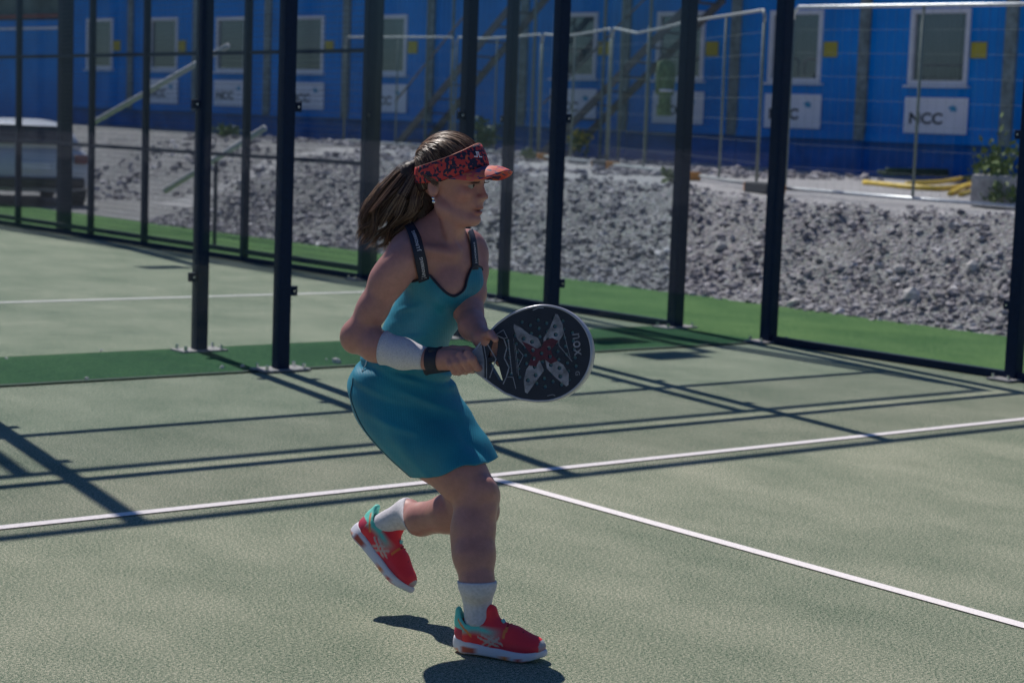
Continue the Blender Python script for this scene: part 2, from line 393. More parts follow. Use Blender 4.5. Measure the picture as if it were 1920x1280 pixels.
# light masts of the far court
def mast(x, y, hh, label, lamps, w_=.12):
    t = tag(empty('light_mast', (x, y, 0)), label, 'light mast')
    MB().box((0, 0, hh/2+.006), (w_, w_, hh), bev=.01).build('pole', M['post'], t)
    MB().box((-.24, 0, hh), (.5, .06, .06), bev=.005).build('arm', M['post'], t)
    for dx, dy in lamps:
        MB().box((dx, dy, hh-.06), (.46, .30, .07), bev=.01).build('lamp_head', M['post'], t)
mast(XS+.14, 14.72, 6.2, 'wide dark light mast in the mesh fence, above the white car', [(-.4, 0)], .14)
mast(XS+.14, 8.25, 6.75, 'dark light mast at the end of the far side glass', [(-.42, -.1), (-.25, .62)], .10)

# ------------------------------------------------------------ temporary fence panels on the plateau
def hp(x, y): return float(ground_h(x, y, False))
M['galvgrey'] = simple('weathered galvanised tube', (.34, .36, .37), .6, .2, .15, 25, .05)
def fence_panel(a, b, label, h=1.95, mids=2, feet=True, sag=0):
    gm = M['galv'] if label[0] == 'n' else M['galvgrey']
    a = np.array(a, float); b = np.array(b, float); za, zb = hp(*a)+.07, hp(*b)+.07
    t = tag(empty('temporary_fence_panel', (a[0], a[1], za)), label, 'fence panel', 'temporary fence panels below the blue containers')
    o = np.array([a[0], a[1], za]); A = np.array([0, 0, 0.]); B = np.array([*(b-a), zb-za]); U = np.array([0, 0, h])
    L = np.linalg.norm(B)
    def ln(s, z): return A+B*s+U*z
    cr = .06/L
    MB().tube([ln(0, .93), ln(0, .97), ln(cr, 1), ln(.33, 1-sag*.6), ln(.66, 1-sag), ln(1-cr, 1), ln(1, .97), ln(1, .93)], .019, 8).build('top_tube', gm, t, True)
    for e_ in (0, 1): MB().tube([ln(e_, 0), ln(e_, .93)], .0185, 8).build('side_tube', M['galvdullshade'], t, True)  # side tubes coloured darker than the top tube, as painted-in shade
    MB().tube([ln(0, 0.0), ln(1, 0.0)], .019, 8).build('bottom_tube', gm, t, True)
    for i in range(1, mids+1): MB().tube([ln(i/(mids+1), .01), ln(i/(mids+1), .99)], .016, 6).build('upright', M['galvdullshade'], t, True)  # uprights carry the same shade in their colour
    mb = MB()
    n_ = int(L/.11)
    for i in range(1, n_): mb.tube([ln(i/n_, 0), ln(i/n_, 1)], .0009, 3, False)
    for i in range(1, 8): mb.tube([ln(0, i/8), ln(1, i/8)], .0013, 3, False)
    mb.build('wire_mesh', M['galvdullshade'], t)
    return t
fence_panel((10.68, 5.05), (10.45, 8.42), 'nearest temporary fence panel, its white top tube crossing the big window', mids=1)
fence_panel((10.75, 9.15), (12.2, 11.85), 'leaning temporary fence panel with rounded bright corners between two dark posts', mids=1)
fence_panel((12.25, 11.95), (13.5, 14.9), 'temporary fence panel left of the one with bright rounded corners', sag=.05, mids=1)
fence_panel((13.55, 15.0), (14.7, 18.0), 'temporary fence panel in front of the stair scaffold', sag=.03, mids=1)
fence_panel((14.75, 18.1), (15.4, 21.3), 'temporary fence panel just left of the stair scaffold', sag=.02, mids=1)
fence_panel((15.4, 21.4), (15.2, 24.6), 'farthest temporary fence panel, behind the pair of left posts', sag=.0, mids=1)
def foot(x, y, ang, label):
    t = tag(empty('fence_foot', (x, y, hp(x, y)), ang), label, 'fence foot', 'rubber feet under the temporary fence')
    MB().box((0, 0, .06), (.62, .22, .12), bev=.02).build('block', M['rubber'], t)
    for sx in (-1, 1): MB().box((sx*.325, 0, .06), (.04, .20, .10), bev=.01).build('end_cap', M['orange'], t)
foot(10.42, 8.70, 1.2, 'black rubber fence foot with orange ends, half behind the corner post')
foot(12.0, 11.6, 1.0, 'black rubber fence foot where two leaning panels meet')
foot(13.5, 14.95, 1.2, 'black rubber fence foot below the lime jacket')
foot(14.7, 18.05, 1.2, 'black rubber fence foot below the yellow flowering weed')

# ------------------------------------------------------------ blue site containers
TH = 1.733; WA = np.array([19.184, 13.696]); WD = np.array([math.cos(TH), math.sin(TH)]); WN = np.array([-math.sin(TH), math.cos(TH)])  # WN faces the court
def wall_frame():
    """x along the wall, y out of the wall (towards the court), z up"""
    return Matrix(((WD[0], WN[0], 0, WA[0]), (WD[1], WN[1], 0, WA[1]), (0, 0, 1, 0), (0, 0, 0, 1)))
def ncc_sign(parent, s, z0, z1, w_=1.13):
    p = MB().box((s, .035, (z0+z1)/2), (w_, .02, z1-z0), bev=.004).build('sign', M['white'], parent)
    V, F = text_mesh('NCC', .30, bold=.010, spacing=1.0)
    V = V*[.93, .80, 1]
    # seen from the court the wall's +x axis runs to the left
    P = [(s+.17-v[0], .0475, z0+(z1-z0)*.40+v[1]) for v in V]
    mesh_obj('lettering', P, [f[::-1] for f in F], M['black'], p)
    mb = MB(); rg = random.Random(3)
    for k in range(7):
        a = k*PI/6-.5; r0 = .05
        cx_, cz_ = s-.30+r0*math.cos(a)*-1.1, z0+(z1-z0)*.68+r0*math.sin(a)*.9
        q = .028 if k % 2 else .036
        mb.add([(cx_-q, .0475, cz_), (cx_, .0475, cz_-q*.6), (cx_+q, .0475, cz_), (cx_, .0475, cz_+q*.6)], [(0, 1, 2, 3)])
    mb.add([(s-.30-.05, .0478, z0+(z1-z0)*.62), (s-.30+.05, .0478, z0+(z1-z0)*.62), (s-.30, .0478, z0+(z1-z0)*.80)], [(0, 1, 2)])
    mb.build('logo', M['cyan'], p)
def container(sc, lab, win=True, sign=True, notice=True, storey=0, wx=0, zb=None, half=1.235, lr=(1.25, 1.25)):
    zb = (1.41+.006*sc) if zb is None else zb
    z1 = zb+2.72
    t = tag(empty('site_container'), lab, 'site container', 'blue site office containers'); t.matrix_world = wall_frame()
    zc = (zb+z1)/2; dp = 5.9
    # wall with a window opening
    mb = MB(); x0, x1 = sc-lr[0]+.008, sc+lr[1]-.008; sc_ = (x0+x1)/2; wz0, wz1 = zb+.92, zb+2.12; a0, a1 = sc+wx-.53, sc+wx+.53
    if win:
        for c, d in (((x0+a0)/2, a0-x0), ((a1+x1)/2, x1-a1)): mb.box((c, -.04, zc), (d, .08, z1-zb))
        mb.box(((a0+a1)/2, -.04, (zb+wz0)/2), (a1-a0, .08, wz0-zb)); mb.box(((a0+a1)/2, -.04, (z1+wz1)/2), (a1-a0, .08, z1-wz1))
    else: mb.box((sc_, -.04, zc), (x1-x0, .08, z1-zb))
    mb.box((sc_, -dp/2-.08, zc), (x1-x0, dp, z1-zb-.02)) if not win else mb.box((sc_, -dp/2-.30, zc), (x1-x0, dp-.4, z1-zb-.02))
    mb.build('wall', M['blue'], t)
    rb = MB()
    rb.box((sc_, .012, zb+.07), (x1-x0, .024, .14)).box((sc_, .012, z1-.08), (x1-x0, .024, .16))
    for xx in np.arange(x0+.14, x1-.1, .1375):
        if win and a0-.06 < xx < a1+.06:
            rb.box((xx, .006, (zb+.14+wz0-.03)/2), (.05, .012, wz0-.03-zb-.14)); rb.box((xx, .006, (z1-.16+wz1+.03)/2), (.05, .012, z1-.16-wz1-.03))
        else: rb.box((xx, .006, zc), (.05, .012, z1-zb-.31))
    rb.build('frame', M['blue'], t)
    MB().box((x0, .035, zc), (.20, .05, z1-zb), bev=.006).build('cover_strip', M['seam'], t)
    if storey == 0: MB().box((sc_, -.12, (zb+.55)/2+.1), (x1-x0, .04, zb-.65)).build('skirting', M['skirt'], t)
    if win:
        w_ = MB(); fw = .075; c = (a0+a1)/2
        w_.box((a0+fw/2, -.005, (wz0+wz1)/2), (fw, .09, wz1-wz0), bev=.006).box((a1-fw/2, -.005, (wz0+wz1)/2), (fw, .09, wz1-wz0), bev=.006)
        w_.box((c, -.005, wz1-fw/2), (a1-a0-2*fw, .088, fw)).box((c, -.005, wz0+fw/2), (a1-a0-2*fw, .088, fw)).box((c, .03, wz0-.02), (a1-a0+.1, .12, .035), bev=.005)
        w_ = w_.build('window', M['winframe'], t)
        MB().box((c, -.03, (wz0+wz1)/2), (a1-a0-2*fw, .02, wz1-wz0-2*fw)).build('pane', M['pane'], w_)
    if sign: ncc_sign(t, sc+wx-.02, zb+.14+.02, zb+.73)
    if notice: MB().box((a0-.17, .02, zb+1.47), (.27, .016, .25), bev=.003).build('notice', M['yellow'], t)
    return t
cens = [-2.6, -.1, 2.62, 5.05, 7.5, 10.05, 12.5, 15.0, 17.55, 20.0, 22.5]
labs = ['blue container at the right frame edge', 'blue container with the clearest sign and widest window, right of the corner post',
        'blue container half hidden by the thick corner post', 'blue container behind the leaning fence corner', 'blue container behind the stair scaffold, right part',
        'blue container behind the stair scaffold, left part', "blue container left of the player's head, right of a wide post", 'blue container just right of the near left post',
        'blue container between the pair of left posts', 'blue container left of the pair of left posts', 'blue container at the far left end of the row']
for i, (c, lab) in enumerate(zip(cens, labs)):
    l = (cens[i]-cens[i-1])/2 if i else 1.25; r = (cens[i+1]-cens[i])/2 if i < len(cens)-1 else 1.25
    container(c, lab, sign=i != 5 and i < 10 and i != 0, notice=i in (1, 2, 3, 4, 6, 7, 9, 10), half=None, win=i not in (5,), lr=(l, r))
for i, c in enumerate(cens):
    container(c, ['upper blue container above '+x for x in ('the right frame edge', 'the widest window', 'the thick corner post', 'the leaning fence corner', 'the scaffold, right',
              'the scaffold, left', "the player's cap", 'the near left post', 'the pair of left posts', 'the leftmost window', 'the far left end')][i], sign=False, notice=False, storey=1, zb=1.41+.006*c+2.74, win=i % 2 == 0, lr=((c-cens[i-1])/2 if i else 1.25, (cens[i+1]-c)/2 if i < len(cens)-1 else 1.25))
# end building, left of the containers
t = tag(empty('site_building'), 'dull grey-green building with white sills at the top left', 'building'); t.matrix_world = wall_frame()
MB().box((27.6, -1.6, 3.9), (7.5, 3, 7.0)).build('wall', simple('dull grey green cladding', (.10, .14, .13), .8, 0, .4, 2, .2), t)
for k, (a, z) in enumerate(((24.7, 4.35), (27.4, 4.4))):
    wdw = MB().box((a, -.06, z+.55), (1.9, .1, 1.1)).build('window', M['pane'], t)
    MB().box((a, .03, z-.06), (2.0, .16, .12), bev=.01).build('sill', M['white'], wdw)
MB().box((27.6, -.04, 3.75), (7.5, .12, .10)).build('trim', simple('rust red trim', (.25, .06, .05), .7), t)
MB().box((27.6, -.02, 2.4), (7.5, .16, 2.5)).build('lower_wall', M['blue'], t)
MB().box((27.6, .08, 3.45), (7.5, .05, .06)).build('rail', M['winframe'], t)

# stair scaffold in front of the containers
t = tag(empty('stair_scaffold'), 'steel scaffold stair with two crossing flights in front of the blue containers', 'scaffold'); t.matrix_world = wall_frame()
zp = .84
for s, y in ((9.87, 1.5), (8.89, 1.5), (7.17, 1.5), (5.55, 1.5), (5.14, 1.5), (4.55, 1.5), (4.3, .6), (7.4, .6), (10.1, .6)):
    MB().cyl((s, y, zp), (s, y, 6.2), .03, 8).build('pole', M['galvdullshade'], t)
def flight(s0, z0, s1, z1):
    f = MB()
    for y in (.75, 1.45): f.box(((s0+s1)/2, y, (z0+z1)/2), (math.hypot(s1-s0, z1-z0), .04, .13), (np.array([s1-s0, 0, z1-z0])/math.hypot(s1-s0, z1-z0), (0, 1, 0), np.array([-(z1-z0), 0, s1-s0])/math.hypot(s1-s0, z1-z0)))
    f = f.build('flight', M['wood'], t)
    st = MB()
    for k in range(11):
        a = (k+.5)/11; st.box((s0+(s1-s0)*a, 1.1, z0+(z1-z0)*a+.03), (.20, .66, .025))
    st.build('steps', M['wood'], f)
    MB().cyl((s0, 1.45, z0+.9), (s1, 1.45, z1+.9), .02, 8).build('handrail', M['wood'], f)
flight(10.75, .95, 7.5, 3.88); flight(6.95, .97, 3.6, 3.7)
MB().box((6.0, 1.1, 4.0), (4.6, .8, .06)).build('platform', M['wood'], t)
# lime jacket hanging on a scaffold pole
V = []; F = []
prof = [(0, .10), (.06, .24), (.16, .27), (.42, .24), (.72, .22), (.95, .25), (1.0, .24)]
na = 20
for k, (h_, r_) in enumerate(prof):
    for j in range(na):
        a = 2*PI*j/na; rr = r_*(1+.10*math.sin(a*5+h_*6)); V.append((rr*math.cos(a), rr*.55*math.sin(a), -h_))
F = [(k*na+j, k*na+(j+1) % na, (k+1)*na+(j+1) % na, (k+1)*na+j) for k in range(len(prof)-1) for j in range(na)]+[tuple(range(na))]
jk = tag(empty('safety_jacket'), 'lime yellow safety jacket hanging on the scaffold beside the fence', 'jacket')
jw = wall_frame()@Vector((3.63, 2.2, 2.62)); jk.location = jw
mesh_obj('body', V, F, M['lime'], jk, True)
jk.scale = (.55, .55, .92)
for sx in (-1, 1): MB().tube([(sx*.22, 0, -.08), (sx*.30, 0, -.3), (sx*.29, .02, -.62)], [.09, .075, .06], 10).build('sleeve', M['lime'], jk, True)
MB().tube([(0.27*math.cos(a), .16*math.sin(a), -.55) for a in np.linspace(0, 2*PI, 17)], .022, 6).build('reflective_band', M['white'], jk, True)

# diagonal handrails of a stair up the bank, left
def lean(p0, p1, label):
    t = tag(empty('handrail', p0), label, 'handrail', 'sloping steel handrails on the bank')
    q = np.array(p1)-np.array(p0); MB().tube([(0, 0, 0), q*.5, q], .036, 10).build('tube', M['paleg'], t, True)
    for s in ((.52,) if 'lower' in label else (.78,)):
        c = q*s; MB().cyl(c, (c[0], c[1], hp(p0[0]+c[0], p0[1]+c[1])-p0[2]-.05), .02, 8).build('support', M['post'], t)
def pix(px, py, depth):                      # a measured point: image position and distance -> metres
    d = CF+(px-960)/FPX*CR-(py-640)/FPX*CU; return CAM+d*depth
lean(pix(172, 232, 24.), pix(428, 86, 23.), 'upper of two sloping pale handrails, in front of the left windows')
lean(pix(309, 358, 21.), pix(497, 240, 20.3), 'lower of two sloping pale handrails, rising from the gravel')

# white car behind the fence, left
def car():
    t = tag(empty('parked_car', (7.15, 20.6, -.012), math.radians(-14)), 'white car seen from behind through the mesh, left edge', 'car')
    # body from cross-sections along y (rear at y=0)
    secs = [(0.0, .80, .28, .62, .0), (.10, .86, .22, .86, .0), (.55, .88, .2, .92, 0), (1.6, .88, .2, .92, 0), (3.0, .88, .2, .9, 0), (3.9, .84, .22, .78, 0), (4.15, .72, .28, .62, 0)]
    V = []; n = 20
    for y, wd, z0, z1, _ in secs:
        for j in range(n):
            a = 2*PI*j/n; c, s = math.cos(a), math.sin(a); e = .35
            V.append((wd*math.copysign(abs(c)**e, c), y, (z0+z1)/2+(z1-z0)/2*math.copysign(abs(s)**e, s)))
    F = [(k*n+j, (k+1)*n+j, (k+1)*n+(j+1) % n, k*n+(j+1) % n) for k in range(len(secs)-1) for j in range(n)]+[tuple(range(n)), tuple(range((len(secs)-1)*n, len(secs)*n))[::-1]]
    b = mesh_obj('body', V, F, M['carwhite'], t, True)
    secs = [(.12, .74, .84, .95), (.35, .70, .84, 1.16), (.75, .66, .84, 1.28), (1.5, .66, .84, 1.30), (2.3, .68, .84, 1.22), (3.1, .74, .84, .92)]
    V = []
    for y, wd, z0, z1 in secs:
        for j in range(n):
            a = 2*PI*j/n; c, s = math.cos(a), math.sin(a); e = .45; zz = (z0+z1)/2+(z1-z0)/2*math.copysign(abs(s)**e, s)
            V.append(((wd-.10*(zz-z0))*math.copysign(abs(c)**e, c), y, zz))
    F = [(k*n+j, (k+1)*n+j, (k+1)*n+(j+1) % n, k*n+(j+1) % n) for k in range(len(secs)-1) for j in range(n)]+[tuple(range(n)), tuple(range((len(secs)-1)*n, len(secs)*n))[::-1]]
    mesh_obj('cabin', V, F, M['carwhite'], t, True)
    ry = lambda z: .09+(z-.90)*1.0
    V = [(-.58, .085, .93), (.58, .085, .93), (.50, .33, 1.20), (-.50, .33, 1.20)]
    MBg = MB().add([(x, y-.03, z) for x, y, z in V]+[(x, y+.02, z) for x, y, z in V], [(0, 1, 2, 3), (7, 6, 5, 4), (0, 4, 5, 1), (2, 6, 7, 3), (1, 5, 6, 2), (3, 7, 4, 0)]); MBg.build('rear_window', M['carglass'], t)
    for sx in (-1, 1):
        MB().box((sx*.70, .03, .72), (.20, .14, .13), bev=.02).build('tail_light', M['red'], t)
        MB().box((sx*.71, 1.5, 1.03), (.03, 1.5, .2), bev=.01).build('side_window', M['carglass'], t)
        for yy in (.75, 3.3):
            wv = MB().cyl((sx*.70, yy, .31), (sx*.88, yy, .31), .31, 24).build('wheel', M['rubber'], t, False)
            MB().cyl((sx*.86, yy, .31), (sx*.895, yy, .31), .19, 16).build('rim', M['galvdullshade'], wv)
    MB().box((0, -.02, .36), (1.5, .12, .16), bev=.03).build('bumper', M['carglass'], t)
    MB().box((0, -.012, .60), (.46, .03, .11), bev=.003).build('number_plate', M['white'], t)
car()

# concrete planter block with weeds, yellow pipes, pallet, weeds
def leafy(mb, c, n, r, size, up=.6, seed=1):
    rg = np.random.default_rng(seed)
    for _ in range(n):
        q = rg.normal(size=3)*r; q[2] = abs(q[2])*1.3; p = np.array(c)+q; d1 = rg.normal(size=3); d1[2] += up; d1 /= np.linalg.norm(d1); d2 = np.cross(d1, rg.normal(size=3)); d2 /= np.linalg.norm(d2)
        L = size*rg.uniform(.6, 1.4); W_ = L*.32
        mb.add([p, p+d1*L*.5+d2*W_, p+d1*L, p+d1*L*.5-d2*W_], [(0, 1, 2, 3)])
    return mb
M['leaf'] = simple('weed leaves', (.11, .17, .045), .7, 0, .4, 8, 0)
M['leafy'] = simple('yellow flowers', (.55, .42, .04), .7, 0, .3, 8, 0)
M['leafd'] = simple('dark shrub leaves', (.04, .09, .05), .7, 0, .4, 8, 0)
p = pix(1868, 358, 19.6); p[2] = hp(p[0], p[1])
t = tag(empty('concrete_block', p, .3), 'weathered concrete block overgrown with weeds at the right edge', 'concrete block')
cbm = MB().box((0, 0, .17), (.42, .42, .34), bev=.04); cbm.build('block', M['concrete'], t)
leafy(MB(), (0, 0, .32), 260, .12, .08, 1, 3).build('weeds', M['leaf'], t)
leafy(MB(), (-.22, -.15, .05), 160, .09, .07, 1, 4).build('creeper', M['leaf'], t)
def hose(pts, label, r=.035):
    P = np.array(pts); k = 30; tt = np.linspace(0, len(P)-1, k); Q = np.stack([np.interp(tt, range(len(P)), P[:, i]) for i in range(3)], 1)
    for _ in range(6): Q[1:-1] = (Q[:-2]+2*Q[1:-1]+Q[2:])/4
    tag(MB().tube(Q, r, 10).build('yellow_pipe', M['yhose'], None, True), label, 'pipe', 'yellow pipes by the containers')
def gp(px, py, depth, up=.03):
    q = pix(px, py, depth); q[2] = hp(q[0], q[1])+up; return q
def onplat(px, py, up=.03, z=.80):
    d = CF+(px-960)/FPX*CR-(py-640)/FPX*CU; k = (z-CAM[2])/d[2]; q = CAM+d*k; q[2] = hp(q[0], q[1])+up; return q
hose([onplat(1620, 350), onplat(1690, 356), onplat(1760, 360), onplat(1800, 358), onplat(1845, 349, .06), onplat(1880, 342, .1)], 'long yellow pipe lying along the foot of the blue containers')
hose([onplat(1780, 367), onplat(1815, 356, .05), onplat(1850, 362), onplat(1900, 366)], 'short bent yellow pipe beside the overgrown concrete block', .03)
hose([onplat(1840, 372), onplat(1860, 373, .02), onplat(1885, 374)], 'yellow pipe piece in front of the concrete block', .04)
hose([onplat(1700, 352), onplat(1770, 352, .05), onplat(1820, 348, .10), onplat(1862, 352, .05), onplat(1895, 360)], 'upper yellow pipe of the pile left of the overgrown concrete block', .032)
hose([onplat(1800, 368), onplat(1830, 362, .03), onplat(1848, 352, .12), onplat(1838, 344, .12), onplat(1815, 350, .06)], 'curled yellow pipe loop left of the overgrown concrete block', .026)
q0 = onplat(1655, 342); q1 = onplat(1840, 344); 
t = tag(empty('pipe_bundle', q0), 'dark green bundle of pipes under the container edge', 'pipes')
for k, (oy, oz) in enumerate(((0, 0), (.07, .0), (.035, .06), (-.05, .02))):
    dd = np.array(q1-q0); MB().tube([(oy, -oy, .05+oz), (dd[0]*.5+oy, dd[1]*.5, .05+oz), (dd[0], dd[1]-oy, .06+oz)], .032, 8).build('pipe', M['leafd'], t, True)
for (px, py, z_, lab) in ((1745, 343, .05, 'pale plastic bottle on the pipe bundle'), (1712, 342, .05, 'small pale scrap left of the bottle on the pipe bundle')):
    q = onplat(px, py); bt = tag(empty('plastic_bottle' if 'bottle on the pipe' in lab and 'scrap' not in lab else 'scrap', q), lab, 'litter')
    MB().tube([(0, 0, .1), (.0, .05, .1), (.0, .10, .105), (0, .12, .105), (0, .16, .105)], [.03, .035, .034, .015, .012], 10).build('body', M['white'], bt, True)
def weed(px, py, z, h_, r_, n, m1, label, flowers=None, name='weed'):
    q = onplat(px, py, 0, z); t = tag(empty(name, q), label, 'plant')
    st = MB(); rg = np.random.default_rng(int(px))
    for k in range(7):
        a = rg.uniform(0, 6.28); st.tube([(0, 0, -.03), (r_*.4*math.cos(a), r_*.4*math.sin(a), h_*.5), (r_*math.cos(a), r_*math.sin(a), h_*rg.uniform(.7, 1))], .006, 4)
    st.build('stem', M['leafd'], t)
    lf = MB()
    for k in range(n):
        a = rg.uniform(0, 6.28); u = rg.random(); leafy(lf, (r_*u*math.cos(a), r_*u*math.sin(a), h_*(.2+.7*rg.random())), 5, .03, .09, .8, int(px)+k)
    lf.build('leaves', m1, t)
    if flowers:
        fl = MB(); 
        for k in range(flowers):
            a = rg.uniform(0, 6.28); u = rg.random(); leafy(fl, (r_*u*math.cos(a), r_*u*math.sin(a), h_*(.5+.5*rg.random())), 6, .02, .07, .5, int(px)+50+k)
        fl.build('flowers', M['leafy'], t)
weed(1082, 296, .95, .42, .20, 20, M['leaf'], 'yellow flowering weed on the bank edge right of a dark post', 26)
weed(900, 290, .95, .6, .30, 60, M['leafd'], "dark green shrub behind the player's visor", name='shrub')
weed(990, 300, .93, .14, .12, 10, M['leaf'], 'low green weed on the gravel just right of the visor tip')
weed(745, 268, .98, .35, .35, 50, M['leafd'], "dark shrub against the containers left of the player's hair", name='shrub')
weed(610, 262, .98, .25, .3, 40, M['leafd'], 'dark low shrub against the containers right of the near left post', name='shrub')
weed(420, 262, 1.0, .2, .3, 30, M['leaf'], 'green weeds on the bank top between the pair of left posts')
weed(1255, 345, .85, .16, .1, 8, M['leaf'], 'small green weed beside the fence foot')

# ------------------------------------------------------------ single stones
def stone(x, y, r, label, seed, z=None, name='stone', mat=None, group=None):
    V, F = rock_mesh(r, seed); zz = float(ground_h(x, y)) if z is None else z
    o = mesh_obj(name, V, F, mat or M['stone'], None); o.location = (x, y, zz+r*.3); tag(o, label, 'stone', group)
M['stone'] = simple('pale stone', (.62, .57, .55), .9, 0, .3, 30, .4, .01)
def on0(px, py, z=0.):
    d = CF+(px-960)/FPX*CR-(py-640)/FPX*CU; return CAM+d*((z-CAM[2])/d[2])
for px, py, r, lab in ((632, 682, .034, "largest pale pebble on the green strip, left of the player's elbow"), (416, 692, .016, 'small round pebble between the two left posts'),
                       (455, 690, .017, 'small flat pebble left of the near post base'), (163, 712, .018, 'brownish pebble on the seam at the left'), (190, 660, .013, 'tiny pebble at the upper edge of the green strip'),
                       (11, 674, .014, 'tiny pebble on the green strip at the left frame edge'), (612, 676, .012, "tiny pebble beside the largest one left of the elbow")):
    q = on0(px, py); stone(q[0], q[1], r, lab, int(px), .006)
for px, py, r, lab in ((1710, 572, .105, 'big upright pale boulder near the foot of the bank'), (1485, 575, .075, 'pale boulder at the bank foot just right of the corner post'),
                       (1825, 503, .08, 'rounded pale boulder high on the bank near the right edge'), (1487, 515, .07, 'flat pale boulder halfway up the bank right of the corner post'),
                       (1350, 465, .09, 'dark upright slab of rock left of the corner post'), (1685, 515, .07, 'pale flat boulder in the middle of the bank')):
    # walk along the sight line until it meets the bank
    d = CF+(px-960)/FPX*CR-(py-640)/FPX*CU
    for k in np.arange(8, 24, .02):
        q = CAM+d*k
        if q[2] < ground_h(q[0], q[1], False): break
    stone(q[0], q[1], r, lab, int(px)*3, name='boulder', mat=M['stone'] if 'dark' not in lab else M['concrete'])

# ------------------------------------------------------------ SDF modelling kit (for the body, shoes)
def smin(a, b, k):
    if k <= 0: return np.minimum(a, b)
    h = np.clip(.5+.5*(b-a)/k, 0, 1); return b*(1-h)+a*h-k*h*(1-h)
def smax(a, b, k): return -smin(-a, -b, k)
class Sdf:
    """a list of soft-joined primitives; each has its own box so evaluation stays local"""
    def __init__(s): s.p = []
    def cone(s, a, b, ra, rb, k=.012, op='+'):
        a = np.array(a, float); b = np.array(b, float)
        def f(P):
            d = b-a; L2 = d@d+1e-12; h = np.clip(((P-a)@d)/L2, 0, 1); return np.linalg.norm(P-a-h[..., None]*d, axis=-1)-(ra+(rb-ra)*h)
        R = max(ra, rb); s.p.append((f, np.minimum(a, b)-R, np.maximum(a, b)+R, k, op)); return s
    def ell(s, c, r, ax=None, k=.012, op='+'):
        c = np.array(c, float); r = np.array(r, float); A = np.eye(3) if ax is None else np.array(ax, float)
        def f(P):
            q = (P-c)@A.T; k0 = np.linalg.norm(q/r, axis=-1); k1 = np.linalg.norm(q/(r*r), axis=-1); return k0*(k0-1)/(k1+1e-9)
        R = max(r); s.p.append((f, c-R, c+R, k, op)); return s
    def chain(s, P, R, k=.012):
        for i in range(len(P)-1): s.cone(P[i], P[i+1], R[i], R[i+1], k if i == 0 else max(k, .004))
        return s
    def __call__(s, P):
        sh = P.shape[:-1]; Q = P.reshape(-1, 3); d = np.full(len(Q), .5)
        for f, lo, hi, k, op in s.p:
            mg = k+.05
            idx = np.nonzero(np.all((Q > lo-mg) & (Q < hi+mg), axis=1))[0]
            if len(idx) == 0: continue
            v = f(Q[idx]); d[idx] = smin(d[idx], v, k) if op == '+' else smax(d[idx], -v, k)
        return d.reshape(sh)
    def grad(s, P, e=.002):
        g = np.stack([s(P+np.eye(3)[i]*e)-s(P-np.eye(3)[i]*e) for i in range(3)], -1)
        return g/(np.linalg.norm(g, axis=-1, keepdims=True)+1e-9)
def surface_net(fn, lo, hi, h):
    lo = np.array(lo, float); hi = np.array(hi, float); n = np.ceil((hi-lo)/h).astype(int)+1
    ax = [lo[i]+h*np.arange(n[i]) for i in range(3)]
    G = np.empty(tuple(n), np.float32)
    for i in range(0, n[0], 24):
        P = np.stack(np.meshgrid(ax[0][i:i+24], ax[1], ax[2], indexing='ij'), -1); G[i:i+24] = fn(P)
    S = G < 0; A = np.zeros(tuple(n-1), int); W = np.zeros(tuple(n-1)+(3,)); 
    for axis in range(3):
        o1, o2 = [i for i in range(3) if i != axis]
        sl0 = [slice(None)]*3; sl1 = [slice(None)]*3; sl0[axis] = slice(0, -1); sl1[axis] = slice(1, None)
        a = G[tuple(sl0)]; b = G[tuple(sl1)]; cr = (a < 0) != (b < 0); t = np.where(cr, a/(a-b+1e-12), 0)
        for u in (0, 1):
            for v in (0, 1):
                sl = [slice(None)]*3; sl[o1] = slice(u, n[o1]-1+u); sl[o2] = slice(v, n[o2]-1+v); c = cr[tuple(sl)]; tt = t[tuple(sl)]
                A += c; W[..., axis] += np.where(c, tt, 0); W[..., o1] += c*u; W[..., o2] += c*v
    act = A > 0; idx = -np.ones(A.shape, int); idx[act] = np.arange(act.sum())
    V = np.argwhere(act)+W[act]/A[act][:, None]; V = lo+V*h; F = []
    for axis in range(3):
        o1, o2 = (axis+1) % 3, (axis+2) % 3
        sl0 = [slice(1, -1)]*3; sl1 = [slice(1, -1)]*3; sl0[axis] = slice(0, -1); sl1[axis] = slice(1, None)
        a = S[tuple(sl0)]; b = S[tuple(sl1)]; q = np.argwhere(a != b); flip = a[tuple(q.T)]
        for i in (o1, o2): q[:, i] += 1
        def at(du, dv): r = q.copy(); r[:, o1] -= du; r[:, o2] -= dv; return idx[tuple(r.T)]
        f = np.stack([at(1, 1), at(0, 1), at(0, 0), at(1, 0)], -1); f[~flip] = f[~flip][:, ::-1]; F.append(f)
    return V, np.concatenate(F)

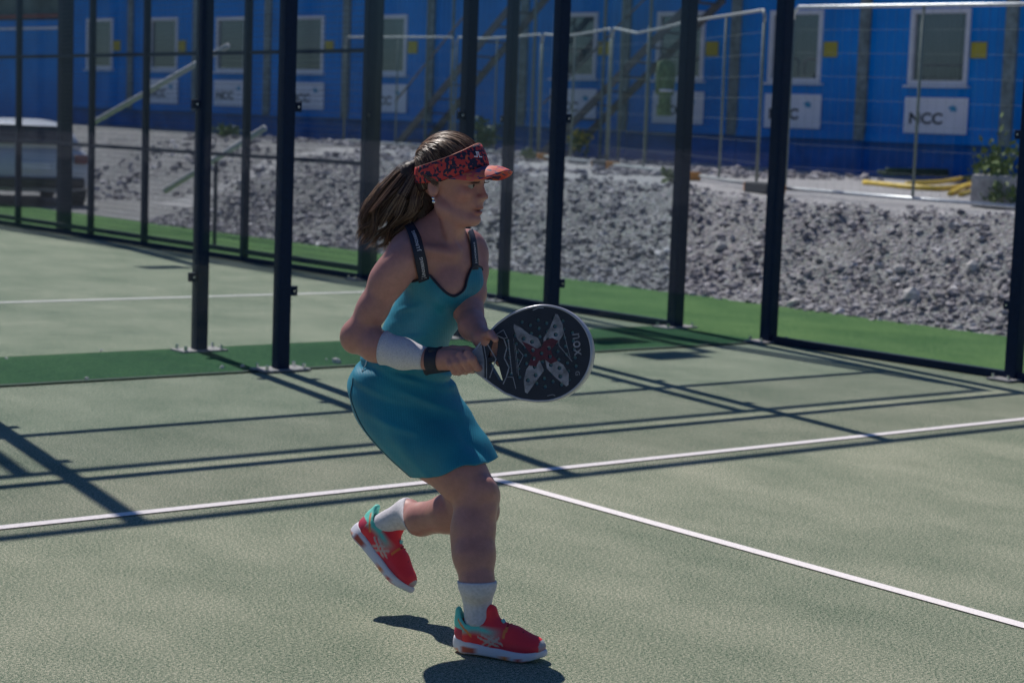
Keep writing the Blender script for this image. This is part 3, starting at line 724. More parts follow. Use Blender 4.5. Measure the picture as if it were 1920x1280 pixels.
# ------------------------------------------------------------ the player
# local frame: x to the right as seen from the court's corner, y away, z up; origin on the turf at her planted foot
PO = np.array([-1.56, -2.14, 0.]); PA = np.array([_r[0], _r[1], 0]); PB = np.array([math.cos(YAW), math.sin(YAW), 0])
HD = (PO-CAM)@PB
PR = np.stack([PA, PB, [0, 0, 1.]])
def J(px, py, off=0.):
    """point in the player's frame from its place in the picture and its distance in front of / behind the planted foot"""
    d = CF+(px-960)/FPX*CR-(py-640)/FPX*CU
    return PR@(CAM+d*((HD+off)/(d@PB))-PO)
SKIN = newmat('skin')
def skinmat():
    mt, n, b = SKIN; v = coords(n); a = N(n, 'ShaderNodeAttribute', attribute_name='tint')
    nz = noise(n, v, 55, 4, .6); nb = noise(n, v, 9, 3)
    base = ramp(n, nb, [(.3, (.42, .195, .165)), (.7, (.51, .245, .205))])
    fz = noise(n, v, 420, 2, .8); c = mixc(n, .22, mixc(n, .2, mixc(n, 1., base, a.outputs[0], 'MULTIPLY'), nz, 'OVERLAY'), fz, 'OVERLAY')
    n.links.new(c, b.inputs['Base Color']); b.inputs['Roughness'].default_value = .42
    b.inputs['Subsurface Weight'].default_value = .12; b.inputs['Subsurface Radius'].default_value = (.012, .005, .003); b.inputs['Subsurface Scale'].default_value = 1
    bump(n, b, nz, .12, .001); return mt
M['skin'] = skinmat()
ply = tag(empty('person', PO, math.atan2(PA[1], PA[0])), 'woman in teal sports dress and red visor running with a racket', 'person')
# planted and raised shoe frames: origin under the heel, toe direction, up
SH1X = np.array([.95, -.30, 0]); SH1X /= np.linalg.norm(SH1X); SH1Z = np.array([0, 0, 1.])
SH1 = PR@(on0(938, 1236)-PO)+np.array([0, .03, .004])-SH1X*.129
_h, _t = J(656, 997, .56), J(750, 1102, .47); SH2 = _h; SH2X = (_t-_h)/np.linalg.norm(_t-_h); SH2Z = np.array([.78, -.10, .62]); SH2Z -= SH2Z@SH2X*SH2X; SH2Z /= np.linalg.norm(SH2Z)
AK1 = SH1+SH1X*.062+SH1Z*.085; AK2 = SH2+SH2X*.058+SH2Z*.085
AL = math.radians(40)
FW = np.array([math.cos(AL), -math.sin(AL), 0]); LF = np.array([math.sin(AL), math.cos(AL), 0])     # chest direction, her left
TX = np.stack([LF, FW, [0, 0, 1.]])
# dress silhouette rings: left px, right px, offset, half depth (from hem upwards)
RG = [((765, 889), (932, 855), .26, .125), ((722, 850), (915, 822), .28, .14), ((684, 808), (895, 795), .30, .15), ((660, 768), (877, 762), .32, .152),
      ((653, 730), (858, 733), .33, .148), ((657, 700), (849, 706), .33, .138), ((680, 668), (841, 678), .325, .122), ((706, 638), (839, 650), .31, .108),
      ((720, 610), (848, 624), .30, .102), ((733, 584), (868, 600), .29, .104), ((746, 560), (886, 574), .28, .110), ((757, 537), (895, 548), .27, .114), ((764, 514), (898, 520), .258, .110), ((768, 494), (897, 494), .25, .100)]
def ring(i):
    L, R, o, dpt = RG[i]; a = J(*L, o); b = J(*R, o); c = (a+b)/2; e1 = (b-a)/2; return c, e1, dpt
B = Sdf()
# torso from the rings, a little inside the dress
for i in range(2, len(RG)):
    c, e1, dpt = ring(i); r = np.linalg.norm(e1); e = e1/r; up = np.cross(e, [0, 1, 0]); up = up*np.sign(up[2])
    sc = .84 if i < 6 else (.945 if i < 11 else .93)
    B.ell(c, (r*sc, dpt*sc, .05), (e, [0, 1, 0], up), .02)
# chest, shoulders, neck
sR, sL = J(754, 490, .125), J(883, 464, .32); nb, nt_ = J(826, 462, .245), J(846, 398, .215)
B.ell(J(826, 500, .25), (.118, .082, .085), TX, .03)
B.ell(J(827, 480, .245), (.120, .062, .06), TX, .045)
B.cone(J(778, 482, .165), J(872, 467, .305), .040, .036, .035)
B.cone(nb+[0, 0.0, -.01], J(760, 478, .15), .045, .036, .04); B.cone(nb+[0, 0, -.01], J(876, 459, .315), .040, .032, .035)
B.cone(nb, nt_, .053, .045, .035); B.cone(J(838, 444, .205), J(860, 410, .170), .022, .022, .035)
B.cone(J(851, 468, .17), J(826, 388, .155), .009, .010, .018)
# collarbones
B.cone(J(845, 476, .160), J(790, 466, .118), .008, .007, .03); B.cone(J(853, 474, .175), J(882, 456, .27), .007, .007, .03)
B.cone(J(806, 430, .225), J(764, 462, .17), .042, .040, .03)
# bust
B.ell(J(838, 540, .175), (.050, .042, .050), TX, .025); B.ell(J(872, 534, .235), (.046, .040, .046), TX, .025)
NTOR = len(B.p)
# arms
eR, wR = J(672, 628, .135), J(802, 673, .065)
B.chain([sR, J(727, 526, .125), J(699, 578, .13), eR], [.047, .045, .0385, .0385], .022)
B.cone(J(762, 474, .14), J(742, 505, .12), .040, .045, .022)
B.ell(J(663, 634, .14), (.034, .034, .040), None, .02)
B.chain([eR, J(704, 648, .115), J(755, 663, .085), wR], [.038, .0405, .033, .0245], .02)
eL, wL = J(880, 588, .20), J(905, 634, .075)
B.chain([sL, J(890, 508, .29), J(888, 550, .25), eL], [.038, .034, .031, .033], .02)
B.cone(J(876, 458, .31), J(888, 478, .315), .034, .038, .02)
B.chain([eL, J(886, 612, .15), wL], [.038, .035, .025], .016)
NARM = len(B.p)
# legs
hR, hL = J(742, 772, .27), J(800, 768, .40); kR, aR = J(895, 930, .17), AK1+np.array([-.004, .012, .085])
B.chain([hR, J(815, 845, .22), J(866, 893, .185), kR], [.088, .080, .068, .058], .02)
B.ell(J(907, 922, .135), (.034, .034, .042), None, .02); B.ell(J(912, 958, .125), (.022, .022, .022), None, .02); B.ell(J(866, 940, .19), (.022, .03, .05), None, .02, '+')
B.chain([kR, J(889, 990, .135), J(889, 1040, .105), J(895, 1095, .075), aR, AK1], [.056, .054, .054, .043, .0355, .031], .02)
B.ell(J(873, 1010, .15), (.036, .036, .085), None, .03)
kL, aL = J(896, 955, .27), AK2+SH2Z*.045+np.array([.045, -.02, .01])
B.chain([hL, J(850, 870, .33), kL], [.085, .070, .056], .02)
B.ell(J(908, 962, .24), (.034, .036, .036), None, .02)
B.chain([kL, J(842, 962, .34), J(790, 973, .42), aL, AK2], [.054, .053, .044, .0355, .031], .02)
NLEG = len(B.p)
# head
HO = J(849, 334, .20); ha = math.radians(23); hp_ = math.radians(-4)
HX = np.array([math.cos(ha)*math.cos(hp_), -math.sin(ha)*math.cos(hp_), math.sin(hp_)]); HY = np.array([math.sin(ha), math.cos(ha), 0]); HZ = np.cross(HX, HY)
HM = np.stack([HX, HY, HZ])
def H(x, y, z): return HO+np.array([x, y, z])@HM
hd = B
hd.ell(H(-.012, 0, .022), (.090, .073, .090), HM, .02)
hd.ell(H(.030, 0, -.040), (.052, .049, .072), HM, .020)
for s in (-1, 1):
    hd.cone(H(-.014, s*.049, -.060), H(.002, s*.046, -.082), .013, .013, .018); hd.cone(H(.002, s*.046, -.082), H(.060, s*.018, -.104), .013, .014, .018)
    hd.ell(H(.052, s*.037, -.032), (.020, .016, .016), HM, .016)
    hd.cone(H(.074, s*.012, .010), H(.062, s*.044, .006), .010, .010, .012)
hd.ell(H(.072, 0, -.101), (.0185, .021, .017), HM, .016)
hd.ell(H(.070, 0, .030), (.020, .040, .030), HM, .02)
LID = 1
for s in (-1, 1): hd.ell(H(.084, s*.031, -.010), (.012, .016, .010), HM, .010, '-')
for s in (-1, 1): hd.ell(H(.0665, s*.0305, -.0030), (.0128, .0150, .0085), HM, .003)
hd.cone(H(.078, 0, .000), H(.093, 0, -.034), .0075, .0085, .010)
hd.ell(H(.0985, 0, -.0385), (.0085, .0085, .0070), HM, .007)
for s in (-1, 1): hd.ell(H(.088, s*.0115, -.0425), (.009, .0065, .0065), HM, .006)
hd.ell(H(.076, 0, -.060), (.016, .022, .020), HM, .012)
hd.ell(H(.0855, 0, -.0685), (.0075, .020, .0060), HM, .004)
hd.ell(H(.0835, 0, -.0815), (.0085, .0175, .0068), HM, .004)
hd.ell(H(.092, 0, -.0752), (.010, .024, .0016), HM, .003, '-')
for s in (-1, 1):
    hd.ell(H(-.020, s*.071, -.022), (.017, .007, .030), HM, .006); hd.ell(H(-.016, s*.078, -.018), (.008, .005, .015), HM, .005, '-')
# hands
GA, GB = J(796, 690, .085), J(908, 668, .030)                  # racket handle axis
gax = (GB-GA)/np.linalg.norm(GB-GA); gn = np.array([0, -1., 0]); gn -= gn@gax*gax; gn /= np.linalg.norm(gn); gu = np.cross(gn, gax); gu *= np.sign(gu[2])
def G(t, th, r): 
    """around the handle: t along it in metres from the butt, th angle from the viewer's side upwards"""
    a = math.radians(th); return GA+gax*t+(gn*math.cos(a)+gu*math.sin(a))*r
# right hand: palm over the near side, fingers going down and round behind
B.chain([wR, J(822, 674, .055), J(838, 673, .045)], [.026, .024, .023], .014)
B.ell(J(842, 674, .048), (.030, .017, .027), (gax, gn, gu), .012)
B.ell(J(858, 672, .042), (.026, .014, .024), (gax, gn, gu), .010)
for i, (t0, r1) in enumerate(((.150, .0098), (.128, .0102), (.107, .0098), (.088, .0088))):
    sh = (3-i)*.004
    B.chain([G(t0-.012, 38, .030), G(t0, 2, .0315+.001*i), G(t0+.002, -45, .0310), G(t0+.002, -95, .0285), G(t0-.002, -150, .027), G(t0-.006, -195, .026)],
            [r1+.001, r1+.0012, r1, r1*.97, r1*.9, r1*.8], .0035)
B.chain([J(826, 662, .075), G(.085, 110, .032), G(.120, 125, .029), G(.142, 150, .027)], [.015, .013, .0105, .0085], .006)
# left hand: cradles the throat from behind, thumb on the near face
tl = J(916, 640, .045)
B.chain([wL, J(908, 636, .065), J(913, 640, .055)], [.025, .022, .020], .012)
B.ell(J(916, 644, .055), (.024, .018, .028), None, .010)
for i, (x, y, x2, y2, x3, y3) in enumerate(((918, 628, 934, 634, 945, 643), (920, 638, 938, 648, 948, 659), (920, 650, 936, 662, 944, 672), (917, 660, 930, 672, 936, 682))):
    B.chain([J(x, y, .052), J(x2, y2, .048), J(x3, y3, .036)], [.0098-.0004*i, .0090, .0075], .004)
B.chain([J(910, 630, .045), J(920, 626, .010), J(929, 636, -.012)], [.013, .0105, .0085], .006)

lo = np.array([-.50, -.16, 0.02]); hi = np.array([.10, .62, 1.45])
allp = np.array([np.concatenate([p[1], p[2]]) for p in B.p if p[4] == '+']); lo = allp[:, :3].min(0)-.02; hi = allp[:, 3:].max(0)+.02
BV, BF = surface_net(B, lo, hi, .0046)
# a light relaxation onto the surface
for _ in range(2):
    d = B(BV); BV = BV-(d[:, None])*B.grad(BV)
col = np.ones((len(BV), 3))
hl = (BV-HO)@HM.T
near = lambda c, r: np.exp(-(((hl-np.array(c))/np.array(r))**2).sum(1))
def paint(wt, c):
    global col
    wt = np.clip(wt, 0, 1)[:, None]; col = col*(1-wt)+np.array(c)*wt
paint(near((.087, 0, -.0690), (.010, .020, .0055))*1.2, (.72, .36, .36)); paint(near((.085, 0, -.0815), (.010, .018, .0065))*1.2, (.72, .36, .36))
paint(near((.083, 0, -.0752), (.012, .021, .0022))*1.3, (.25, .12, .12))
for s in (-1, 1):
    paint(near((.083, s*.028, .0125), (.02, .018, .0040))*1.1, (.30, .24, .22)); paint(near((.070, s*.042, .0085), (.015, .012, .0035)), (.35, .28, .25))
    paint(near((.074, s*.031, -.004), (.02, .018, .0035))*1.1, (.12, .09, .09)); paint(near((.05, s*.045, -.045), (.03, .02, .02))*.5, (1.05, .80, .78))
body = mesh_obj('body', BV, BF, M['skin'], ply, True, col)
# eyes, earring
def spheroid(name, c, r, mat, parent, ax=None, seg=14):
    V = []; n = seg
    for i in range(n+1):
        for j in range(n*2):
            t = PI*i/n; p_ = 2*PI*j/(n*2); q = np.array([r[0]*math.sin(t)*math.cos(p_), r[1]*math.sin(t)*math.sin(p_), r[2]*math.cos(t)])
            V.append(np.array(c)+(q@ax if ax is not None else q))
    k = n*2; F = [(i*k+j, (i+1)*k+j, (i+1)*k+(j+1) % k, i*k+(j+1) % k) for i in range(n) for j in range(k)]
    return mesh_obj(name, V, F, mat, parent, True)
M['eye'] = simple('eye white', (.30, .27, .27), .2, 0, .05, 20, 0); M['iris'] = simple('iris', (.03, .025, .02), .15, 0, .1, 40, 0)
for s in (-1, 1):
    e = spheroid('eye', H(.0655, s*.030, -.0105), (.0115,)*3, M['eye'], ply, HM); spheroid('iris', H(.0738, s*.0300, -.0105), (.0045, .0060, .0060), M['iris'], e, HM)
    lash = MB(); 
    for k in range(9):
        a = (k-4)/4*.013; lash.tube([H(.0775-abs(a)*.3, s*.031+a, -.0045), H(.086-abs(a)*.3, s*.031+a*1.25, -.0035), H(.090-abs(a)*.3, s*.031+a*1.4, .0005)], [.0009, .0007, .0003], 3)
    lash.build('eyelashes', M['black'], e)
er = spheroid('earring', H(-.014, -.079, -.054), (.0042,)*3, M['bolt'], ply, HM); spheroid('pendant', H(-.011, -.080, -.0625), (.005,)*3, M['bolt'], er, HM)

# ------------------------------------------------------------ dress
def dressmat():
    mt, n, b = newmat('teal sports fabric'); v = coords(n)
    nz = noise(n, v, 7, 4, .6); fn = noise(n, v, 260, 2, .7)
    c = ramp(n, nz, [(.3, (.004, .175, .270)), (.7, (.007, .235, .345))]); c = mixc(n, .25, c, fn, 'OVERLAY')
    n.links.new(c, b.inputs['Base Color']); b.inputs['Roughness'].default_value = .5; b.inputs['Sheen Weight'].default_value = .08
    b.inputs['Sheen Tint'].default_value = (.3, .8, 1, 1)
    wv = N(n, 'ShaderNodeTexWave'); wv.inputs['Scale'].default_value = 70; wv.inputs['Distortion'].default_value = 1.5; n.links.new(v, wv.inputs[0])
    mx = N(n, 'ShaderNodeMath', operation='ADD'); n.links.new(wv.outputs[1], mx.inputs[0]); n.links.new(nz, mx.inputs[1])
    bump(n, b, mx.outputs[0], .25, .002); return mt
M['dress'] = dressmat()
M['navytrim'] = simple('navy elastic', (.012, .017, .035), .6, 0, .15, 60, .1)
rc = np.array([ring(i)[0] for i in range(len(RG))]); re = np.array([ring(i)[1] for i in range(len(RG))]); rd = np.array([ring(i)[2] for i in range(len(RG))])
def cr(A, s):
    """Catmull-Rom through the rings"""
    s = np.clip(s, 0, len(A)-1.0001); i = np.floor(s).astype(int); t = s-i; g_ = lambda k: A[np.clip(i+k, 0, len(A)-1)]
    if A.ndim > 1: t = t[..., None]
    p0, p1, p2, p3 = g_(-1), g_(0), g_(1), g_(2)
    return .5*((2*p1)+(-p0+p2)*t+(2*p0-5*p1+4*p2-p3)*t*t+(-p0+3*p1-3*p2+p3)*t**3)
NA = 150; NR = 110
ang = np.linspace(0, 2*PI, NA, endpoint=False)           # 0 = right edge, 90 deg = viewer's side
# neckline: height (ring index) as a function of the angle
def stop(a):
    x = math.cos(a); near_ = math.sin(a) > 0
    k = [(-1.01, 11.55), (-.80, 12.2), (-.52, 12.60), (-.40, 12.55), (.16, 11.15), (.30, 11.0), (.52, 11.35), (.80, 12.7), (.90, 13.0), (1.01, 12.6)]
    if not near_: return 12.0+.35*math.cos(2*a)
    return float(np.interp(x, [q[0] for q in k], [q[1] for q in k]))
tops = np.array([stop(a) for a in ang]); 
for _ in range(2): tops = (np.roll(tops, 1)+2*tops+np.roll(tops, -1))/4
S_ = np.linspace(0, 1, NR)[:, None]*tops[None, :]
Aa = np.broadcast_to(ang[None, :], S_.shape)
Cc, Ee, Dd = cr(rc, S_), cr(re, S_), cr(rd, S_)
sk = np.clip((5.5-S_)/5.5, 0, 1)                           # 1 at the hem
fold = sk**1.5*(.050*np.sin(Aa*3+1.0)+.030*np.sin(Aa*7+.5+S_*.25)+.014*np.sin(Aa*13+S_*.5))*np.clip(np.abs(np.sin(Aa)), .25, 1)
crease = .022*np.exp(-((S_-5.9)/.45)**2)*np.sin(Aa*5+S_*3)-.055*np.exp(-((S_-5.35+.45*np.cos(Aa)+.15*np.sin(Aa*3))/.20)**2)+.035*np.exp(-((S_-5.85+.45*np.cos(Aa)+.12*np.sin(Aa*4))/.25)**2)+.018*np.sin(S_*5.5+Aa*2.3)*np.exp(-((S_-7.6)/1.5)**2)+.016*np.sin(S_*3.2-Aa*4)*np.exp(-((S_-4.2)/1.2)**2)
# bust relief
bust = .10*np.exp(-((S_-11.0)/1.2)**2)*(np.exp(-((Aa-1.35)/.33)**2)+.8*np.exp(-((Aa-.55)/.30)**2))-.03*np.exp(-((S_-11.2)/1.0)**2)*np.exp(-((Aa-.95)/.14)**2)
ridge = 0
for s0, a0, k_, w_, wa, am in ((5.6, 1.9, .9, .13, .7, .05), (6.0, 1.2, -.7, .14, .6, .06), (6.5, 1.6, .5, .16, .6, .05), (5.2, 1.3, .6, .15, .8, .045), (7.1, 1.1, .9, .18, .45, .05), (7.8, 1.5, -.8, .2, .5, .045), (8.6, .9, 1.0, .2, .4, .04),
                               (4.6, 2.3, 1.1, .2, .6, .04), (3.6, 1.0, 1.6, .22, .5, .045), (2.6, 1.9, 1.3, .25, .5, .04), (9.6, 2.2, -1.0, .25, .4, .035), (5.9, 2.8, .7, .15, .6, .05), (1.5, 1.2, 2.2, .3, .4, .04)):
    ridge = ridge+am*np.exp(-((S_-s0-k_*(Aa-a0))/w_)**2)*np.exp(-((Aa-a0)/wa)**2)
rad = 1+fold*1.3+crease*1.4+bust+ridge
DV = Cc+Ee*(np.cos(Aa)*rad)[..., None]+np.array([0, -1., 0])*(np.sin(Aa)*Dd*rad)[..., None]
# sit outside the body everywhere
arm = B
tors = Sdf(); tors.p = B.p[:NTOR]; torleg = Sdf(); torleg.p = B.p[:NTOR]+B.p[NARM:NLEG]
DVf = DV.reshape(-1, 3); 
wt = np.clip((S_.ravel()-5.5)/1.0, 0, 1)
for _ in range(9):
    d = torleg(DVf); push = np.where((d < .006), .006-d, 0); DVf = DVf+torleg.grad(DVf)*np.clip(push, 0, .02)[:, None]
for _ in range(2):                                          # relax the cloth
    Dq = DVf.reshape(NR, NA, 3); Dm = Dq.copy(); Dm[1:-1] = (Dq[1:-1]*2+Dq[:-2]+Dq[2:]+np.roll(Dq, 1, 1)[1:-1]+np.roll(Dq, -1, 1)[1:-1])/6; DVf = Dm.reshape(-1, 3)
    d = torleg(DVf); DVf = DVf+torleg.grad(DVf)*np.clip(.005-d, 0, .02)[:, None]
# snug at the neckline
edge = np.clip((S_/tops[None, :]-.93)/.07, 0, 1).ravel()
for _ in range(4):
    d = tors(DVf); DVf = DVf-tors.grad(DVf)*((d-.005)*edge*.6)[:, None].clip(-.01, .01)
ii = np.arange(NR*NA).reshape(NR, NA); nx_ = np.roll(ii, -1, 1)
DF = np.stack([ii[:-1], nx_[:-1], nx_[1:], ii[1:]], -1).reshape(-1, 4)[:, ::-1]
dress = mesh_obj('dress', DVf, DF, M['dress'], ply, True)
sm = dress.modifiers.new('thickness', 'SOLIDIFY'); sm.thickness = .003; sm.offset = -1
# neckline trim
Pt = DVf.reshape(NR, NA, 3)[-1]; Pt = np.concatenate([Pt, Pt[:1]])
MB().tube(Pt, .0032, 6, False).build('neckline_trim', M['navytrim'], dress, True)
# side panel seam lines with pale piping at the hip
Dg = DVf.reshape(NR, NA, 3)
for a0, s0, s1 in ((int(NA*.43), 0, 46), ):
    P = Dg[s0:s1, a0]+np.array([0, -.0015, 0]); MB().tube(P, .0012, 5).build('seam', M['navytrim'], dress, True)
M['piping'] = simple('pale reflective piping', (.55, .75, .85), .4, 0, .1, 30, 0)
P = [J(x, y, .18) for x, y in ((685, 676), (682, 688), (676, 703))]
def snap(P, off, base):
    Q = np.array(P, float)
    kd = base.reshape(-1, 3); out = []
    for q in Q: out.append(kd[np.argmin(((kd-q)[:, [0, 2]]**2).sum(1)+(kd[:, 1] > q[1]+.12)*1.)]+np.array([0, -off, 0]))
    return np.array(out)
MB().tube(snap(P, .002, DVf), .0016, 5).build('piping', M['piping'], dress, True)

upper = Sdf(); upper.p = B.p[:NARM]
# straps: ribbons laid on the chest along sight lines
def on_body(px, py, off=.003, sdf=None, near_=-.35):
    sdf = sdf or upper; d = CF+(px-960)/FPX*CR-(py-640)/FPX*CU; o = PR@(CAM-PO); dl = PR@d
    t = (HD+near_)/(d@PB); best = (9, t)
    for _ in range(60):
        v = float(sdf((o+dl*t)[None])[0]); best = min(best, (v, t))
        if v < .0008 or t > (HD+.7)/(d@PB): break
        t += min(v, .03)/np.linalg.norm(dl)*.9
    p = o+dl*best[1]; p = p-sdf.grad(p[None])[0]*max(0, best[0]); return p+sdf.grad(p[None])[0]*off
def strap(pts, wd, txts, nm='strap'):
    """pts: centre line in the picture; returns a ribbon with lettering along it"""
    k = 40; T = np.linspace(0, len(pts)-1, k); X = np.interp(T, range(len(pts)), [p[0] for p in pts]); Y = np.interp(T, range(len(pts)), [p[1] for p in pts]); Wd = np.interp(T, range(len(pts)), wd)
    for _ in range(4): X[1:-1] = (X[:-2]+2*X[1:-1]+X[2:])/4; Y[1:-1] = (Y[:-2]+2*Y[1:-1]+Y[2:])/4
    gx, gy = np.gradient(X), np.gradient(Y); L = np.hypot(gx, gy); nx__, ny__ = -gy/L, gx/L
    C = []; nv = 5
    for i in range(k):
        for j in range(nv):
            u = (j/(nv-1)-.5)*Wd[i]; C.append(on_body(X[i]+nx__[i]*u, Y[i]+ny__[i]*u, .0055))
    C = np.array(C).reshape(k, nv, 3)
    for _ in range(3): C[1:-1] = (C[:-2]+2*C[1:-1]+C[2:])/4
    I_ = np.arange(k*nv).reshape(k, nv); F = np.stack([I_[:-1, :-1], I_[:-1, 1:], I_[1:, 1:], I_[1:, :-1]], -1).reshape(-1, 4)
    o = mesh_obj(nm, C.reshape(-1, 3), F, M['navytrim'], ply, True); q = o.modifiers.new('t', 'SOLIDIFY'); q.thickness = .003; q.offset = 0
    arc = np.concatenate([[0], np.cumsum(np.linalg.norm(np.diff(C[:, nv//2], axis=0), axis=1))])
    nrm = np.cross(C[1:, nv//2]-C[:-1, nv//2], C[:-1, -1]-C[:-1, 0]); nrm = np.concatenate([nrm, nrm[-1:]]); nrm /= np.linalg.norm(nrm, axis=1)[:, None]
    if nrm[:, 1].mean() > 0: nrm = -nrm
    V_, F_ = [], []
    for s0, txt, sz, flip in txts:
        V, F = text_mesh(txt, sz, spacing=1.08); x = s0+V[:, 0]*.80; y = V[:, 1]
        for v_x, v_y in zip(x, y):
            i = np.interp(v_x, arc, np.arange(k)); a = int(min(i, k-2)); t = i-a; row = C[a]*(1-t)+C[a+1]*t; wv = np.linalg.norm(row[-1]-row[0]); u = (.5+flip*v_y/wv)*(nv-1)
            b_ = int(np.clip(u, 0, nv-2)); p = row[b_]*(1-(u-b_))+row[b_+1]*(u-b_); V_.append(p+nrm[a]*.0028)
        n0 = len(V_)-len(V); F_ += [tuple(q+n0 for q in f) for f in F]
    if V_: mesh_obj('lettering', V_, F_, M['white'], o)
strap([(796, 525), (790, 503), (785, 478), (779, 452), (771, 430), (764, 418)], [21, 22, 21, 20, 18, 15], [(.045, 'J.LINDEBERG', .0145, -1), (.132, 'J.LINDEBERG', .0145, -1)])
strap([(888, 506), (888, 490), (886, 465), (883, 446), (880, 434)], [11, 11, 11, 11, 11], [(.048, 'J.LINDEBERG', .0125, -1)])

# ------------------------------------------------------------ wristband, watch, socks
def tubeband(name, A, B_, ra, rb, mat, parent, n=28, k=10, bulge=.0, rib=0, flat=1, lip=.002):
    A = np.array(A); B_ = np.array(B_); d = B_-A; L = np.linalg.norm(d); d /= L; u = np.cross(d, [0, 1, 0]); u /= np.linalg.norm(u); v = np.cross(d, u)
    V = []; pr = [(-.0, -.006)]+[(i/(k-1), lip*0+bulge*math.sin(PI*i/(k-1))) for i in range(k)]+[(1., -.006)]
    for t, dr in pr:
        for j in range(n):
            a = 2*PI*j/n; r = ra+(rb-ra)*t+dr+rib*math.sin(a*n/2*1.0)*(1 if dr > -.005 else 0)
            V.append(A+d*L*t+u*math.cos(a)*r+v*math.sin(a)*r*flat)
    kk = len(pr); F = [(i*n+j, i*n+(j+1) % n, (i+1)*n+(j+1) % n, (i+1)*n+j) for i in range(kk-1) for j in range(n)]
    return mesh_obj(name, V, F, mat, parent, True)
def sleeve(name, A, B_, mat, parent, off=.003, n=44, k=14, prims=None, rib=0, bulge=0, grow=0):
    A = np.array(A); B_ = np.array(B_); d = B_-A; d = d/np.linalg.norm(d); u = np.cross(d, [0, 1, 0]); u /= np.linalg.norm(u); v = np.cross(d, u)
    S = Sdf(); S.p = prims; L = np.linalg.norm(B_-A); V = []
    for i, t in enumerate([0]+list(np.linspace(0, 1, k))+[1]):
        ends = i in (0, k+1); c = A+d*L*t
        a = np.arange(n)*2*PI/n; dirs = np.cos(a)[:, None]*u+np.sin(a)[:, None]*v; r = np.full(n, .012)
        for _ in range(30): r = r+np.clip(-S(c+dirs*r[:, None]), -.01, .02)
        r = (np.roll(r, 1)+r*2+np.roll(r, -1))/4+off+grow*(1-t)+bulge*math.sin(PI*t)+rib*np.sin(a*n/2*1.0)
        if ends: r = r-.005
        V.append(c+dirs*r[:, None])
    V = np.concatenate(V); kk = k+2; F = [(i*n+j, i*n+(j+1) % n, (i+1)*n+(j+1) % n, (i+1)*n+j) for i in range(kk-1) for j in range(n)]
    return mesh_obj(name, V, F, mat, parent, True)
ARM = B.p[NTOR:NARM]; LEG = B.p[NARM:NLEG]
def terry():
    mt, n, b = newmat('white terry cloth'); v = coords(n); nz = noise(n, v, 330, 3, .7)
    n.links.new(ramp(n, nz, [(.3, (.52, .50, .56)), (.7, (.80, .77, .80))]), b.inputs['Base Color']); b.inputs['Roughness'].default_value = .95; b.inputs['Sheen Weight'].default_value = .3
    bump(n, b, nz, .8, .003); return mt
M['terry'] = terry()
M['sock'] = simple('white ribbed sock', (.66, .63, .66), .9, 0, .12, 120, .4, .002)
sleeve('wristband', J(719, 655, .107), J(797, 671, .068), M['terry'], ply, .0045, 48, 14, ARM, 0, .001)
wb = sleeve('watch_strap', J(803, 673, .066), J(824, 674, .056), M['navytrim'], ply, .0035, 36, 6, [q for q in B.p if q[4] == '+'])
MB().box(J(812, 662, .045), (.024, .014, .022), bev=.004).build('watch_case', M['black'], wb)
sk_top = J(900, 1127, .038); sk_bot = J(902, 1188, -.005)
sleeve('sock', AK1+[0, 0, -.01], AK1+np.array([-.005, .014, .108]), M['sock'], ply, .0045, 60, 18, LEG, .0004, 0, .0)
sleeve('sock', AK2-SH2Z*.01, aL+(aL-AK2)*.18, M['sock'], ply, .0045, 60, 18, LEG, .0004, 0, .0)

